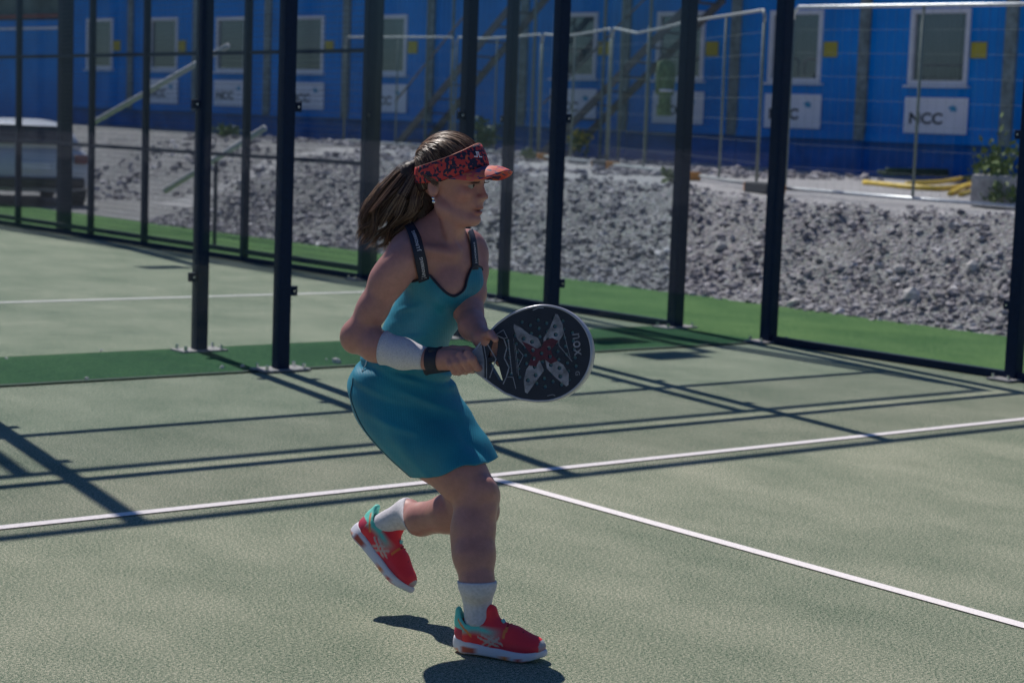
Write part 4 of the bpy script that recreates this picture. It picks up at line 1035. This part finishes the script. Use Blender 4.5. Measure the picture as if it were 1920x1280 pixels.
# ------------------------------------------------------------ shoes
def shoemat():
    mt, n, b = newmat('shoe mesh fabric'); v = coords(n); a = N(n, 'ShaderNodeAttribute', attribute_name='tint'); nz = noise(n, v, 420, 2, .7)
    n.links.new(mixc(n, .3, a.outputs[0], nz, 'OVERLAY'), b.inputs['Base Color']); b.inputs['Roughness'].default_value = .6; bump(n, b, nz, .3, .001); return mt
M['shoe'] = shoemat()
RED, MINT, ORG, WHT, DRED = (.92, .035, .055), (.14, .66, .54), (.90, .26, .06), (.74, .72, .80), (.50, .02, .07)
def shoe(name_unused, org, X, Z, side, L=.258):
    """X heel-to-toe, Z up, side=+1 when local +y is the viewer's far side"""
    X = np.array(X, float)/np.linalg.norm(X); Z = np.array(Z, float); Z -= Z@X*X; Z /= np.linalg.norm(Z); Y = np.cross(Z, X); Mx = np.stack([X, Y, Z])
    U = Sdf()
    U.ell((.048, 0, .052), (.050, .033, .040), None, .015); U.ell((.045, 0, .085), (.040, .030, .026), None, .015)
    U.chain([(.05, 0, .060), (.11, 0, .056), (.165, .002, .044), (.215, .004, .034)], [.036, .038, .036, .024], .015)
    U.ell((.195, .003, .034), (.056, .044, .026), None, .02); U.ell((.12, 0, .04), (.075, .036, .03), None, .015)
    U.cone((.105, 0, .080), (.098, 0, .116), .022, .018, .012)           # tongue
    U.cone((.012, 0, .080), (.010, 0, .108), .014, .011, .012)           # heel tab
    U.cone((.052, 0, .090), (.050, 0, .17), .033, .046, .006, '-')       # ankle opening
    U.ell((.12, 0, -.02), (.2, .1, .035), None, .004, '-')
    V, F = surface_net(U, (-.02, -.06, .005), (.27, .06, .14), .0034)
    x, y, z = V[:, 0]/L, V[:, 1], V[:, 2]
    c = np.zeros((len(V), 3)); c[:] = RED
    def bl(w_, cc):
        nonlocal c; w_ = np.clip(w_, 0, 1)[:, None]; c = c*(1-w_)+np.array(cc)*w_
    g = np.clip((.56-x)/.22, 0, 1)*np.clip((z-.036-.02*np.sin(x*6))/.02, 0, 1); g = g*(1-np.clip((z-.072)/.012, 0, 1)*(x > .30)); bl(g*1.2, MINT)
    bl((x < .12)*(z < .066)*1., DRED); bl(((x > .05) & (x < .22) & (np.abs(z-.098+x*.20) < .0035)), ORG)
    bl(((x > .52) & (x < .62) & (np.abs(y) > .0) & (z > .055)).astype(float)*.9*(np.abs((x-.575)-.25*(z-.075)) < .014), ORG)
    bl((x > .60)*(x < .72)*(np.abs(z-.034) < .007)*.8, (.9, .05, .07)); bl((x > .93)*(z > .02)*.8, (.35, .60, .62))
    bl(np.clip((x-.42)/.1, 0, 1)*np.clip((.048-z)/.02, 0, 1)*.6, DRED)
    # crossed stripes on the quarter, both sides
    for (x0, z0, x1, z1) in ((.34, .030, .46, .058), (.40, .028, .52, .056), (.30, .052, .52, .034), (.34, .060, .56, .040)):
        dx, dz = (x1-x0)*L, z1-z0; ll = math.hypot(dx, dz); px_, pz_ = (V[:, 0]-x0*L), z-z0; t = np.clip((px_*dx+pz_*dz)/ll/ll, 0, 1)
        bl((np.hypot(px_-t*dx, pz_-t*dz) < .0030)*(np.abs(y) > .012)*.85, (.60, .50, .44))
    up = mesh_obj('shoe', org+V@Mx, F, M['shoe'], ply, True, c)
    # sole
    n = 44; V = []; ks = 7
    out = []
    for j in range(n):
        a = 2*PI*j/n; cx_ = math.cos(a); sx_ = math.sin(a); xx = .5+.5*math.copysign(abs(cx_)**.8, cx_)
        wd = np.interp(xx, [0, .1, .35, .5, .75, .9, 1], [.020, .034, .036, .037, .048, .040, .012]); out.append((xx*L-.002, math.copysign(min(1, abs(sx_)**.6), sx_)*wd))
    for lv in range(ks):
        t = lv/(ks-1)
        for xx, yy in out:
            q = xx/L; bz = np.interp(q, [0, .12, .3, .6, .8, 1], [.006, .0, .004, .0, .0, .014]); tz = np.interp(q, [0, .2, .45, .75, 1], [.040, .033, .027, .021, .030]); s_ = 1+.05*math.sin(PI*t)
            V.append(((xx-L/2)*(1+.02*math.sin(PI*t))+L/2, yy*s_, bz+(tz-bz)*t))
    V = np.array(V); F = [(l*n+j, l*n+(j+1) % n, (l+1)*n+(j+1) % n, (l+1)*n+j) for l in range(ks-1) for j in range(n)]+[tuple(range(n))[::-1], tuple((ks-1)*n+j for j in range(n))]
    c = np.zeros((len(V), 3)); c[:] = WHT; x, z = V[:, 0]/L, V[:, 2]
    lower = z < .009
    bl(((x > .12) & (x < .30) & (z > .004) & (z < .019)).astype(float), (.55, .10, .06)); bl(((x > .52) & (x < .62) & (z < .010)).astype(float), ORG)
    bl(((x > .86) & lower).astype(float), (.35, .60, .62)); bl(((x > .70) & (x < .8) & lower).astype(float), (.7, .12, .10)); bl(((x < .08) & lower).astype(float)*.7, ORG)
    mesh_obj('sole', org+V@Mx, F, M['shoe'], up, True, c)
    # laces
    lm = MB()
    for k_ in range(5):
        xx = .108+.021*k_; zt = float(np.interp(xx, [.10, .15, .20], [.098, .086, .068]))
        lm.tube([org+np.array(q)@Mx for q in ((xx-.008, -.026, zt-.016), (xx, -.010, zt-.001), (xx+.004, .010, zt-.001), (xx-.002, .026, zt-.016))], .0026, 6)
        lm.tube([org+np.array(q)@Mx for q in ((xx+.008, -.026, zt-.022), (xx, -.008, zt+.001), (xx-.006, .010, zt+.001), (xx-.010, .026, zt-.012))], .0024, 6)
    lm.build('lace', M['lacered'], up, True)
    mb = MB(); 
    for xx, zz, w_, h_ in ((.098, .121, .020, .020), (.128, .097, .018, .011)):
        mb.box(org+np.array([xx+.006, 0, zz-.004])@Mx, (h_, w_, .004), (( X*.6+Z*.0-Z*.8), Y, (X*.8+Z*.6)), bev=.001)
    mb.build('tongue_label', M['mint'], up)
    return up
M['lacered'] = simple('red laces', (.50, .02, .04), .7, 0, .15, 60, .1); M['mint'] = simple('mint label', (.18, .55, .58), .5, 0, .1, 30, 0)
shoe('shoe', SH1, SH1X, SH1Z, 1)
shoe('shoe', SH2, SH2X, SH2Z, 1, .262)

# ------------------------------------------------------------ hair
def hairmat():
    mt, n, b = newmat('brown hair'); v = coords(n); g_ = N(n, 'ShaderNodeNewGeometry')
    c = ramp(n, g_.outputs['Random Per Island'], [(0, (.040, .017, .013)), (.35, (.14, .068, .044)), (.75, (.36, .22, .14)), (1, (.62, .44, .31))])
    n.links.new(c, b.inputs['Base Color']); b.inputs['Roughness'].default_value = .42; b.inputs['Specular IOR Level'].default_value = .7
    tr = N(n, 'ShaderNodeBsdfTranslucent'); n.links.new(c, tr.inputs[0]); mx = N(n, 'ShaderNodeMixShader'); mx.inputs[0].default_value = .35
    n.links.new(b.outputs[0], mx.inputs[1]); n.links.new(tr.outputs[0], mx.inputs[2]); n.links.new(mx.outputs[0], n.nodes['Material Output'].inputs[0]); return mt
M['hair'] = hairmat(); M['hairbase'] = simple('brown hair mass', (.030, .014, .012), .6, 0, .35, 60, .5)
TIE = J(791, 301, .215)
cap = Sdf(); cap.ell(H(-.014, 0, .024), (.0945, .0775, .0945), HM, .01); cap.ell(H(-.055, 0, -.012), (.052, .060, .060), HM, .02)
cap.cone(H(-.085, 0, .03), TIE, .03, .014, .02)
def capf(P):
    q = (P-HO)@HM.T; d = cap(P)
    # keep what lies behind and above the hairline
    hl_ = q[..., 0]-(.055+1.9*(q[..., 2]-.02)*(q[..., 2] < .02)+.10*(q[..., 2]-.02)*(q[..., 2] >= .02))
    return smax(d, smax(hl_, -(q[..., 2]+.075), .004), .006)
V, F = surface_net(capf, HO-.16, HO+.16, .004); hair = mesh_obj('hair', V, F, M['hairbase'], ply, True)
capfull = Sdf(); capfull.p = cap.p[:2]
def ribbon_tubes(paths, radii, name, parent, n=3):
    V = []; F = []; off = 0
    for P, r in zip(paths, radii):
        k = len(P); T = np.gradient(P, axis=0); T /= np.linalg.norm(T, axis=1)[:, None]+1e-9; ref = np.array([.3, .2, .93]); A = np.cross(T, ref); A /= np.linalg.norm(A, axis=1)[:, None]+1e-9; Bn = np.cross(T, A)
        rr = r*np.concatenate([np.linspace(.6, 1, k//3), np.ones(k-2*(k//3)), np.linspace(1, .15, k//3)])[:, None]
        ring_ = [P+rr*(A*math.cos(2*PI*j/n)+Bn*math.sin(2*PI*j/n)) for j in range(n)]
        W_ = np.stack(ring_, 1).reshape(-1, 3); V.append(W_); b_ = off+np.arange(k*n).reshape(k, n)
        F.append(np.stack([b_[:-1], np.roll(b_, -1, 1)[:-1], np.roll(b_, -1, 1)[1:], b_[1:]], -1).reshape(-1, 4)); off += k*n
    return mesh_obj(name, np.concatenate(V), np.concatenate(F), M['hair'], parent, True)
paths = []; rad_ = []
for i in range(1500):
    # start points along the hairline under the visor, end at the tie
    a = rng.uniform(-2.4, 2.4); el = rng.uniform(.0, 1.0)
    s0 = HO+np.array([.060*math.cos(a)*1.2-.01+.0*el, .078*math.sin(a), .055+.055*math.cos(a)*el+rng.normal(0, .012)])@HM
    if rng.random() < .35: s0 = HO+np.array([rng.uniform(-.06, -.005), .078*rng.choice([-1, 1]), rng.uniform(-.045, .05)])@HM
    P = np.array([s0+(TIE-s0)*t for t in np.linspace(0, 1, 12)]); bulge = np.sin(np.linspace(0, PI, 12))[:, None]
    P = P+bulge*(np.array([0, 0, .03])+rng.normal(0, .003, 3))
    lift = rng.uniform(.0008, .0045)
    for _ in range(10):
        d = capfull(P); gk = capfull.grad(P); P[:-1] = P[:-1]-(gk*(d-lift)[:, None])[:-1]
        P[1:-1] = (P[:-2]+2*P[1:-1]+P[2:])/4
    P = P+np.cumsum(rng.normal(0, .0004, P.shape), 0); paths.append(P); rad_.append(rng.uniform(.0006, .0013))
for i in range(40):                       # flyaways on top
    a = rng.uniform(-.6, .6); s0 = H(.035, .03*a, .108); P = np.array([s0+(TIE-s0)*t for t in np.linspace(0, rng.uniform(.4, .9), 12)]); P[:, 2] += np.sin(np.linspace(0, PI, 12))*rng.uniform(.012, .024); paths.append(P); rad_.append(.0005)
for i in range(26):                       # loose wisps in front of the ear
    P = np.array([H(-.045+rng.normal(0, .006), -.080, .005), H(-.03, -.086, -.004+rng.normal(0, .004)), H(-.01+rng.normal(0, .006), -.085, -.012+rng.normal(0, .006)), H(.0, -.082, -.02+rng.normal(0, .01))])
    t = np.linspace(0, 3, 10); P = np.stack([np.interp(t, range(4), P[:, k]) for k in range(3)], 1); paths.append(P); rad_.append(.0006)
ribbon_tubes(paths, rad_, 'scalp_strands', hair)
# ponytail: an inner mass and loose strands
PC = [TIE, J(762, 318, .215), J(742, 352, .21), J(735, 392, .20), J(722, 432, .195), J(712, 462, .19)]
PWr = [.014, .036, .062, .072, .045, .012]
pm = Sdf(); pm.chain([TIE, J(768, 322, .215), J(757, 355, .22), J(757, 390, .22), J(742, 420, .215), J(728, 446, .21)], [.014, .023, .034, .036, .022, .008], .01)
pm.cone(J(780, 345, .215), J(790, 405, .225), .030, .026, .02); pm.cone(J(800, 335, .22), J(804, 378, .225), .026, .022, .02)
V, F = surface_net(pm, TIE-np.array([.20, .12, .26]), TIE+np.array([.10, .12, .04]), .005)
V = V+pm.grad(V)*(np.sin(V[:, [0]]*700+V[:, [2]]*260)*.0016)
pony = mesh_obj('ponytail', V, F, M['hairbase'], ply, True)
paths = []; rad_ = []
top = [(788, 300), (745, 322), (712, 358), (690, 395), (684, 425), (690, 452)]
bot = [(794, 308), (800, 345), (800, 380), (785, 410), (750, 436), (716, 468)]
locks = [(rng.random()**.85, rng.normal(0, .8), rng.uniform(0, 6.28, 3), rng.uniform(4, 13), rng.uniform(1.5, 3.2), rng.uniform(.62, 1.04), rng.exponential(9)) for _ in range(64)]
for i in range(2700):
    u0, d0, ph, amp, fr_, ln_, kick = locks[i % 64]
    u = np.clip(u0+rng.normal(0, .035), 0, 1); dpt = d0+rng.normal(0, .25)
    T = np.linspace(0, ln_*rng.uniform(.90, 1.0), 18)*5; X = np.interp(T, range(6), [a[0]*(1-u)+b[0]*u for a, b in zip(top, bot)]); Y = np.interp(T, range(6), [a[1]*(1-u)+b[1]*u for a, b in zip(top, bot)])
    for _ in range(3): X[1:-1] = (X[:-2]+2*X[1:-1]+X[2:])/4; Y[1:-1] = (Y[:-2]+2*Y[1:-1]+Y[2:])/4
    th = np.sqrt(np.clip(1-(2*u-1)**2, .1, 1)); Wz = np.interp(T, range(6), [.006, .03, .048, .05, .036, .02])*th*np.clip(dpt, -1.3, 1.3)*.8
    g_ = (T/5)**1.3; sp_ = rng.normal(0, 2.2)
    X = X+amp*g_*np.sin(T*fr_+ph[0])-kick*(T/5)**3-sp_*(T/5)**2; Y = Y+amp*.8*g_*np.cos(T*fr_*.9+ph[1])+sp_*(T/5)**2; Wz = Wz+.010*g_*np.sin(T*fr_+ph[2])
    P = np.array([J(x, y, .215+z_) for x, y, z_ in zip(X, Y, Wz)]); paths.append(P); rad_.append(rng.uniform(.0005, .0012))
for i in range(220):                       # wild outer hairs
    u = rng.normal(0, .25); T = np.linspace(rng.uniform(0, 3.), rng.uniform(3.5, 5), 14); X = np.interp(T, range(6), [a[0] for a in top]); Y = np.interp(T, range(6), [a[1] for a in top])
    o_ = rng.uniform(-14, 3); ph = rng.uniform(0, 6.28); tt = (T-T[0])/(T[-1]-T[0])
    X = X+o_*tt+3*np.sin(T*2+ph)*tt; Y = Y+o_*.7*tt+3*np.cos(T*2.2+ph)*tt-u*20; P = np.array([J(x, y, .215+.02*u) for x, y in zip(X, Y)]); paths.append(P); rad_.append(.00045)
ribbon_tubes(paths, rad_, 'ponytail_strands', pony)
ti = np.array(TIE); MB().tube([ti+np.array([-.004+.017*math.cos(a)*.3, .019*math.sin(a), .019*math.cos(a)]) for a in np.linspace(0, 2*PI, 17)], .0045, 6).build('hair_tie', M['navytrim'], pony, True)

# ------------------------------------------------------------ visor
def visormat():
    mt, n, b = newmat('red leaf print'); v = coords(n)
    vo = N(n, 'ShaderNodeTexVoronoi'); vo.inputs['Scale'].default_value = 150; n.links.new(v, vo.inputs['Vector'])
    sp = N(n, 'ShaderNodeSeparateColor'); n.links.new(vo.outputs['Color'], sp.inputs[0])
    c = ramp(n, sp.outputs[0], [(0, (.55, .045, .045)), (.40, (.015, .015, .05)), (.70, (.50, .04, .05)), (.78, (.02, .02, .05)), (.93, (.62, .10, .05)), (1, (.5, .05, .15))])
    for nd in n.nodes:
        if nd.type == 'VALTORGB': nd.color_ramp.interpolation = 'CONSTANT'
    n.links.new(c, b.inputs['Base Color']); b.inputs['Roughness'].default_value = .7; return mt
M['visor'] = visormat()
def visorbrim():
    mt, n, b = newmat('coral brim print'); v = coords(n)
    mp = N(n, 'ShaderNodeMapping'); mp.inputs['Scale'].default_value = (.55, 1, 1.2); n.links.new(v, mp.inputs[0])
    vo = N(n, 'ShaderNodeTexVoronoi'); vo.inputs['Scale'].default_value = 120; n.links.new(mp.outputs[0], vo.inputs['Vector'])
    sp = N(n, 'ShaderNodeSeparateColor'); n.links.new(vo.outputs['Color'], sp.inputs[0])
    c = ramp(n, sp.outputs[0], [(0, (.66, .08, .07)), (.30, (.72, .18, .07)), (.42, (.08, .06, .14)), (.58, (.66, .08, .07)), (.72, (.74, .13, .09)), (.9, (.10, .07, .16))])
    for nd in n.nodes:
        if nd.type == 'VALTORGB': nd.color_ramp.interpolation = 'CONSTANT'
    n.links.new(c, b.inputs['Base Color']); b.inputs['Roughness'].default_value = .6; return mt
M['brim'] = visorbrim()
nb_ = 72; V = []; rows = 9
angs = np.linspace(-PI*.76, PI*.76, nb_)
for a in angs:
    # band edges (head frame): bottom follows the brow and drops towards the ear, top rises to the front
    f_ = (math.cos(a)+1)/2
    zb_ = -.022+.065*f_**2.4; zt_ = .010+.056*f_+.032*f_*f_
    for k_ in range(rows):
        t = k_/(rows-1); z = zb_+(zt_-zb_)*t; rz = math.sqrt(max(.1, 1-((z-.022)/.108)**2))
        ra_, rb_ = (.101+.004*(1-t))*(.08+.92*rz)+.001, (.083+.002*(1-t))*(.08+.92*rz)+.001
        V.append(H(-.010+ra_*math.cos(a), rb_*math.sin(a), z))
I_ = np.arange(nb_*rows).reshape(nb_, rows); F = np.stack([I_[:-1, :-1], I_[1:, :-1], I_[1:, 1:], I_[:-1, 1:]], -1).reshape(-1, 4)
vis = mesh_obj('visor', V, F, M['visor'], ply, True); q = vis.modifiers.new('t', 'SOLIDIFY'); q.thickness = .003; q.offset = 0
Vb = np.array(V).reshape(nb_, rows, 3)
M['coral'] = simple('coral piping', (.85, .30, .20), .6, 0, .1, 40, 0)
MB().tube(Vb[:, -1], .0018, 6).build('edge_binding', M['coral'], vis, True)
# brim: from the band's lower front edge
na_, nr_ = 41, 12; V = []
for i in range(na_):
    a = -PI*.40+PI*.80*i/(na_-1); f_ = (math.cos(a)+1)/2; zb_ = -.022+.065*f_**2.4
    rz = math.sqrt(1-((zb_-.022)/.108)**2); ra_, rb_ = .105*(.08+.92*rz)+.001, .085*(.08+.92*rz)+.001
    inn = np.array([-.010+ra_*math.cos(a), rb_*math.sin(a), zb_]); e = max(0, math.cos(a/(PI*.40)*PI/2))**.8
    out_ = np.array([.088+.074*e, .072*math.sin(a/(PI*.40)*PI/2), zb_+.000-.006*e])
    if e < .02: out_ = inn
    for k_ in range(nr_):
        t = k_/(nr_-1); p = inn*(1-t)+out_*t; p[2] += .005*math.sin(PI*t)*e; V.append(H(*p))
I_ = np.arange(na_*nr_).reshape(na_, nr_); F = np.stack([I_[:-1, :-1], I_[1:, :-1], I_[1:, 1:], I_[:-1, 1:]], -1).reshape(-1, 4)
br = mesh_obj('brim', V, F, M['brim'], vis, True); q = br.modifiers.new('t', 'SOLIDIFY'); q.thickness = .003; q.offset = 0
# small white emblem: a bar with a stepped bridge
mb = MB(); 
def on_band(a, z):
    rz = math.sqrt(max(.1, 1-((z-.022)/.108)**2)); return H(-.010+(.1035)*(.08+.92*rz)*math.cos(a)+.0052*math.cos(a), (.0845*(.08+.92*rz)+.0045)*math.sin(a), z)
def band_bar(a0, z0, a1, z1):
    mb.add([on_band(a0, z0), on_band(a1, z0), on_band(a1, z1), on_band(a0, z1)], [(0, 1, 2, 3)])
for r_ in ((-.56, .064, -.43, .0670), (-.46, .064, -.43, .0785), (-.48, .0758, -.345, .0785), (-.375, .064, -.345, .0785), (-.375, .064, -.24, .0670), (-.42, .0685, -.40, .0760)): band_bar(*r_)
mb.build('emblem', M['white'], vis)
for o_ in (vis,): pass

# ------------------------------------------------------------ racket (held: a thing of its own)
rk = empty('padel_racket', (0, 0, 0))
tag(rk, 'black padel racket with a white and red butterfly print held in front of the player', 'racket')
tip = J(1113, 651, -.02); RX = gax*1.0; d_ = tip-GA; RX = d_/np.linalg.norm(d_); rn = np.array([-.26, -.95, .14]); rn -= rn@RX*RX; rn /= np.linalg.norm(rn); RY = np.cross(rn, RX)   # RY up in the picture
if RY[2] < 0: RY = -RY
RL = np.linalg.norm(d_); 
def toW(p): return PO+PR.T@p
RM = Matrix.Identity(4)
for i, ax_ in enumerate((PR.T@RX, PR.T@RY, PR.T@rn)):
    for k_ in range(3): RM[k_][i] = ax_[k_]
for k_ in range(3): RM[k_][3] = toW(GA)[k_]
rk.matrix_world = RM
# outline half-width along the length (x from the butt)
hc = RL-.134
def halfw(x):
    return np.interp(x, [0, .115, .135, .17, .21, .25, .29, hc+.0], [.0175, .0175, .024, .058, .092, .113, .123, .126]) if x < hc else .126*math.sqrt(max(0, 1-((x-hc)/.134)**2))
xs_ = np.concatenate([np.linspace(.128, hc, 34), hc+.134*np.sin(np.linspace(0, PI/2, 30))[1:]])
outl = [(x, halfw(x)) for x in xs_]; 
for _ in range(2):
    hw = [p[1] for p in outl]; outl = [(outl[i][0], hw[i] if i in (0, len(outl)-1) else (hw[i-1]+2*hw[i]+hw[i+1])/4) for i in range(len(outl))]
loop = outl+[(x, -y) for x, y in outl[::-1][1:]]
LP = np.array(loop); nl = len(LP)
def inset(d): 
    T = np.roll(LP, -1, 0)-np.roll(LP, 1, 0); T /= np.linalg.norm(T, axis=1)[:, None]+1e-9; Nn = np.stack([-T[:, 1], T[:, 0]], 1); c = LP.mean(0); sg = np.sign(((c-LP)*Nn).sum(1))[:, None]; return LP+Nn*sg*d
# body: rounded rim
V = []; prof_ = [(.006, .0165), (.0025, .0185), (0, .013), (0, -.013), (.0025, -.0185), (.006, -.0165)]
for d, z in prof_:
    for p in inset(d): V.append((p[0], p[1], z))
F = [(a*nl+j, a*nl+(j+1) % nl, (a+1)*nl+(j+1) % nl, (a+1)*nl+j) for a in range(len(prof_)-1) for j in range(nl)]
M['rim'] = simple('silver grey racket rim', (.46, .46, .52), .3, .3, .12, 30, .05); M['rface'] = simple('black racket face', (.012, .016, .030), .42, 0, .25, 25, .05)
M['rgrey'] = simple('grey racket print', (.26, .27, .32), .5, 0, .3, 60, 0); M['rprint'] = simple('pale butterfly print', (.24, .24, .28), .5, 0, .5, 45, 0)
M['rred'] = simple('red print', (.09, .012, .028), .5, 0, .2, 60, 0); M['rholelit'] = simple('racket hole highlight', (.13, .27, .32), .4, 0, .2, 30, 0)
rim = mesh_obj('rim', V, F, M['rim'], rk, True)
# frame and face with throat opening: grid of cells inside the outline, opening left out
def inside(poly, P):
    x, y = P[:, 0], P[:, 1]; c = np.zeros(len(P), bool); j = len(poly)-1
    for i in range(len(poly)):
        xi, yi = poly[i]; xj, yj = poly[j]; c ^= ((yi > y) != (yj > y)) & (x < (xj-xi)*(y-yi)/(yj-yi+1e-12)+xi); j = i
    return c
ins = inset(.0058)
throatA = [(.178, .006), (.203, .006), (.212, .058), (.200, .054)]; throatB = [(.178, -.006), (.203, -.006), (.212, -.060), (.200, -.054)]
def solid(poly_out, holes, z0, z1, name, mat, parent):
    """extruded flat plate with holes, triangulated by bmesh"""
    bm = bmesh.new(); es = []
    for pl in [poly_out]+holes:
        vs = [bm.verts.new((p[0], p[1], z1)) for p in pl]; es += [bm.edges.new((vs[i], vs[(i+1) % len(vs)])) for i in range(len(vs))]
    bmesh.ops.triangle_fill(bm, use_beauty=True, use_dissolve=False, edges=es)
    fs = bm.faces[:]; 
    for f in fs: 
        if f.normal.z < 0: f.normal_flip()
    r_ = bmesh.ops.extrude_face_region(bm, geom=fs); 
    for v in [e for e in r_['geom'] if isinstance(e, bmesh.types.BMVert)]: v.co.z = z0
    bmesh.ops.recalc_face_normals(bm, faces=bm.faces[:])
    bm.verts.index_update(); V = [v.co[:] for v in bm.verts]; F = [[v.index for v in f.verts] for f in bm.faces]; bm.free()
    return mesh_obj(name, V, F, mat, parent)
holes = []
for i in range(9):
    for j in range(-5, 6):
        x = hc-.086+i*.0215; y = j*.0215+(.01075 if i % 2 else 0)
        if (x-hc-.003)**2/.100**2+y*y/.098**2 < 1 and not (abs(y) > .094): holes.append((x, y))
hp_poly = [[(x+.0050*math.cos(a), y+.0050*math.sin(a)) for a in np.linspace(0, 2*PI, 12, endpoint=False)] for x, y in holes]
face = solid([tuple(p) for p in ins], [throatA, throatB]+hp_poly, -.0168, .0168, 'face', M['rface'], rk)
hb = MB()
for x, y in holes: hb.box((x, y, .010), (.0115, .0115, .002))  # pale teal plates set in the holes as painted highlights
hb.build('hole_highlight', M['rholelit'], face)
def poly(pts, z, mb):
    n = len(mb.V); mb.V += [(x, y, z) for x, y in pts]; mb.F.append(tuple(range(n, n+len(pts))))
def strip(mb, pts, w_, z=.0174):
    for (x0, y0), (x1, y1) in zip(pts[:-1], pts[1:]):
        d = math.hypot(x1-x0, y1-y0); nx__, ny__ = -(y1-y0)/d*w_/2, (x1-x0)/d*w_/2; ex, ey = (x1-x0)/d*w_*.3, (y1-y0)/d*w_*.3
        poly([(x0+nx__-ex, y0+ny__-ey), (x1+nx__+ex, y1+ny__+ey), (x1-nx__+ex, y1-ny__+ey), (x0-nx__-ex, y0-ny__-ey)], z, mb)
# butterfly: four wings meeting in a red centre; punched by the holes because the print is cut around them
def wing(mb, pts, z):
    for (x, y) in [(x, y) for x, y in holes]: pass
    poly(pts, z, mb)
cxw = hc-.004
def plate_print(pts, name, mat, z=.0172):
    P = np.array(holes); inn_ = inside(pts, P)
    keep = []
    for (x, y), k_ in zip(holes, inn_):
        if not k_: continue
        dm = min(math.hypot(x-(a[0]+(b[0]-a[0])*t), y-(a[1]+(b[1]-a[1])*t)) for a, b in zip(pts, pts[1:]+pts[:1]) for t in np.linspace(0, 1, 12))
        if dm > .0062: keep.append([(x+.0054*math.cos(a), y+.0054*math.sin(a)) for a in np.linspace(0, 2*PI, 12, endpoint=False)])
    return solid(pts, keep, .0166, z, name, mat, face)
wUL = [(cxw-.012, .010), (cxw-.038, .022), (cxw-.056, .044), (cxw-.062, .074), (cxw-.060, .084), (cxw-.040, .070), (cxw-.024, .054), (cxw+.000, .040), (cxw+.006, .020)]
wUR = [(cxw+.010, .010), (cxw+.014, .038), (cxw+.034, .064), (cxw+.052, .096), (cxw+.058, .094), (cxw+.068, .066), (cxw+.066, .040), (cxw+.048, .020)]
wDL = [(cxw-.018, -.012), (cxw-.040, -.036), (cxw-.050, -.062), (cxw-.050, -.094), (cxw-.044, -.098), (cxw-.018, -.070), (cxw+.006, -.044), (cxw-.002, -.018)]
wDR = [(cxw+.012, -.014), (cxw+.014, -.040), (cxw+.034, -.066), (cxw+.060, -.092), (cxw+.066, -.088), (cxw+.070, -.060), (cxw+.058, -.036), (cxw+.034, -.016)]
for w_ in (wUL, wUR, wDL, wDR): plate_print(w_, 'wing_print', M['rprint'])
plate_print([(cxw-.044, .036), (cxw-.030, .030), (cxw-.008, .014), (cxw+.004, .013), (cxw+.014, .030), (cxw+.036, .036), (cxw+.052, .026), (cxw+.030, .006), (cxw+.032, -.006), (cxw+.044, -.024), (cxw+.026, -.030), (cxw+.010, -.016), (cxw-.004, -.018), (cxw-.014, -.032), (cxw-.034, -.026), (cxw-.022, -.004)], 'red_print', M['rred'], .0175)
def sprint(pts, w_): b = MB(); strip(b, pts, w_); b.build('line_print', M['rgrey'], face)
for pts_, w_ in (([(.205, .062), (.226, .050), (.232, .026), (.222, 0), (.232, -.026), (.222, -.050), (.212, -.066)], .0030), ([(.205, .062), (.228, .072), (.236, .050), (.226, .050)], .0018),
                 ([(.226, -.050), (.240, -.052), (.244, -.082)], .0018), ([(.171, .046), (.174, .0), (.169, -.050), (.205, -.084), (.222, -.094)], .0026), ([(.176, .052), (.200, .0), (.178, -.046)], .0028),
                 ([(.172, .052), (.196, .074)], .0022), ([(hc+.052, .045), (hc+.048, .015), (hc+.078, -.030)], .0016), ([(hc-.060, .018), (hc-.048, .0), (hc-.066, -.028)], .0016),
                 ([(hc-.066, .030), (hc-.066, -.050)], .0012), ([(hc+.062, .062), (hc+.074, -.020)], .0012)): sprint(pts_, w_)
for dx_, n_ in ((.238, 13), (.252, 22)):
    gl = MB()
    for k_ in range(n_):
        y0 = .045-.09*k_/n_; strip(gl, [(dx_, y0), (dx_, y0-.09/n_*.6)], .0010 if n_ > 15 else .0030)
    gl.build('small_print', M['rgrey'], face)
V, F = text_mesh('nox', .034, bold=.0003, spacing=1.15); V = np.array(V); lt = [(hc+.098+v[1]*1.15, .012-v[0], .0175) for v in V]
mesh_obj('lettering', lt, F, M['rprint'], face)
V, F = text_mesh('G', .016, bold=.0004); mesh_obj('lettering', [(hc+.088+v[1], -.062-v[0], .0175) for v in V], F, M['rprint'], face)
sg_ = MB(); strip(sg_, [(hc-.010, .113), (hc+.004, .117), (hc+.018, .1155)], .0028); strip(sg_, [(hc+.004, -.110), (hc+.018, -.108), (hc+.024, -.112)], .0016); sg_.build('signature', M['rgrey'], face)
# pale heart piece over the throat, handle, butt cap
hb = MB(); hpt = [(.120, .014), (.130, .020), (.150, .032), (.166, .042), (.169, .0), (.164, -.046), (.146, -.032), (.130, -.020), (.120, -.014)]; poly(hpt, .0185, hb); poly(hpt[::-1], -.0185, hb); hb.build('heart_piece', M['rgrey'], rk)
hd_ = MB()
hd_.tube([(0, 0, 0), (.004, 0, 0), (.010, 0, 0), (.06, 0, 0), (.128, 0, 0), (.136, 0, 0)], [.018, .0205, .0185, .0175, .0170, .0165], 10); grip = hd_.build('grip', M['navytrim'], rk, True)
MB().tube([(.112, 0, 0), (.126, 0, 0)], .0182, 16).build('collar', M['rface'], rk, True)
V, F = text_mesh('NOX', .011, bold=.0003); mesh_obj('lettering', [(.119+v[1]*.8, -v[0], .0184) for v in V], F, M['rprint'], grip)
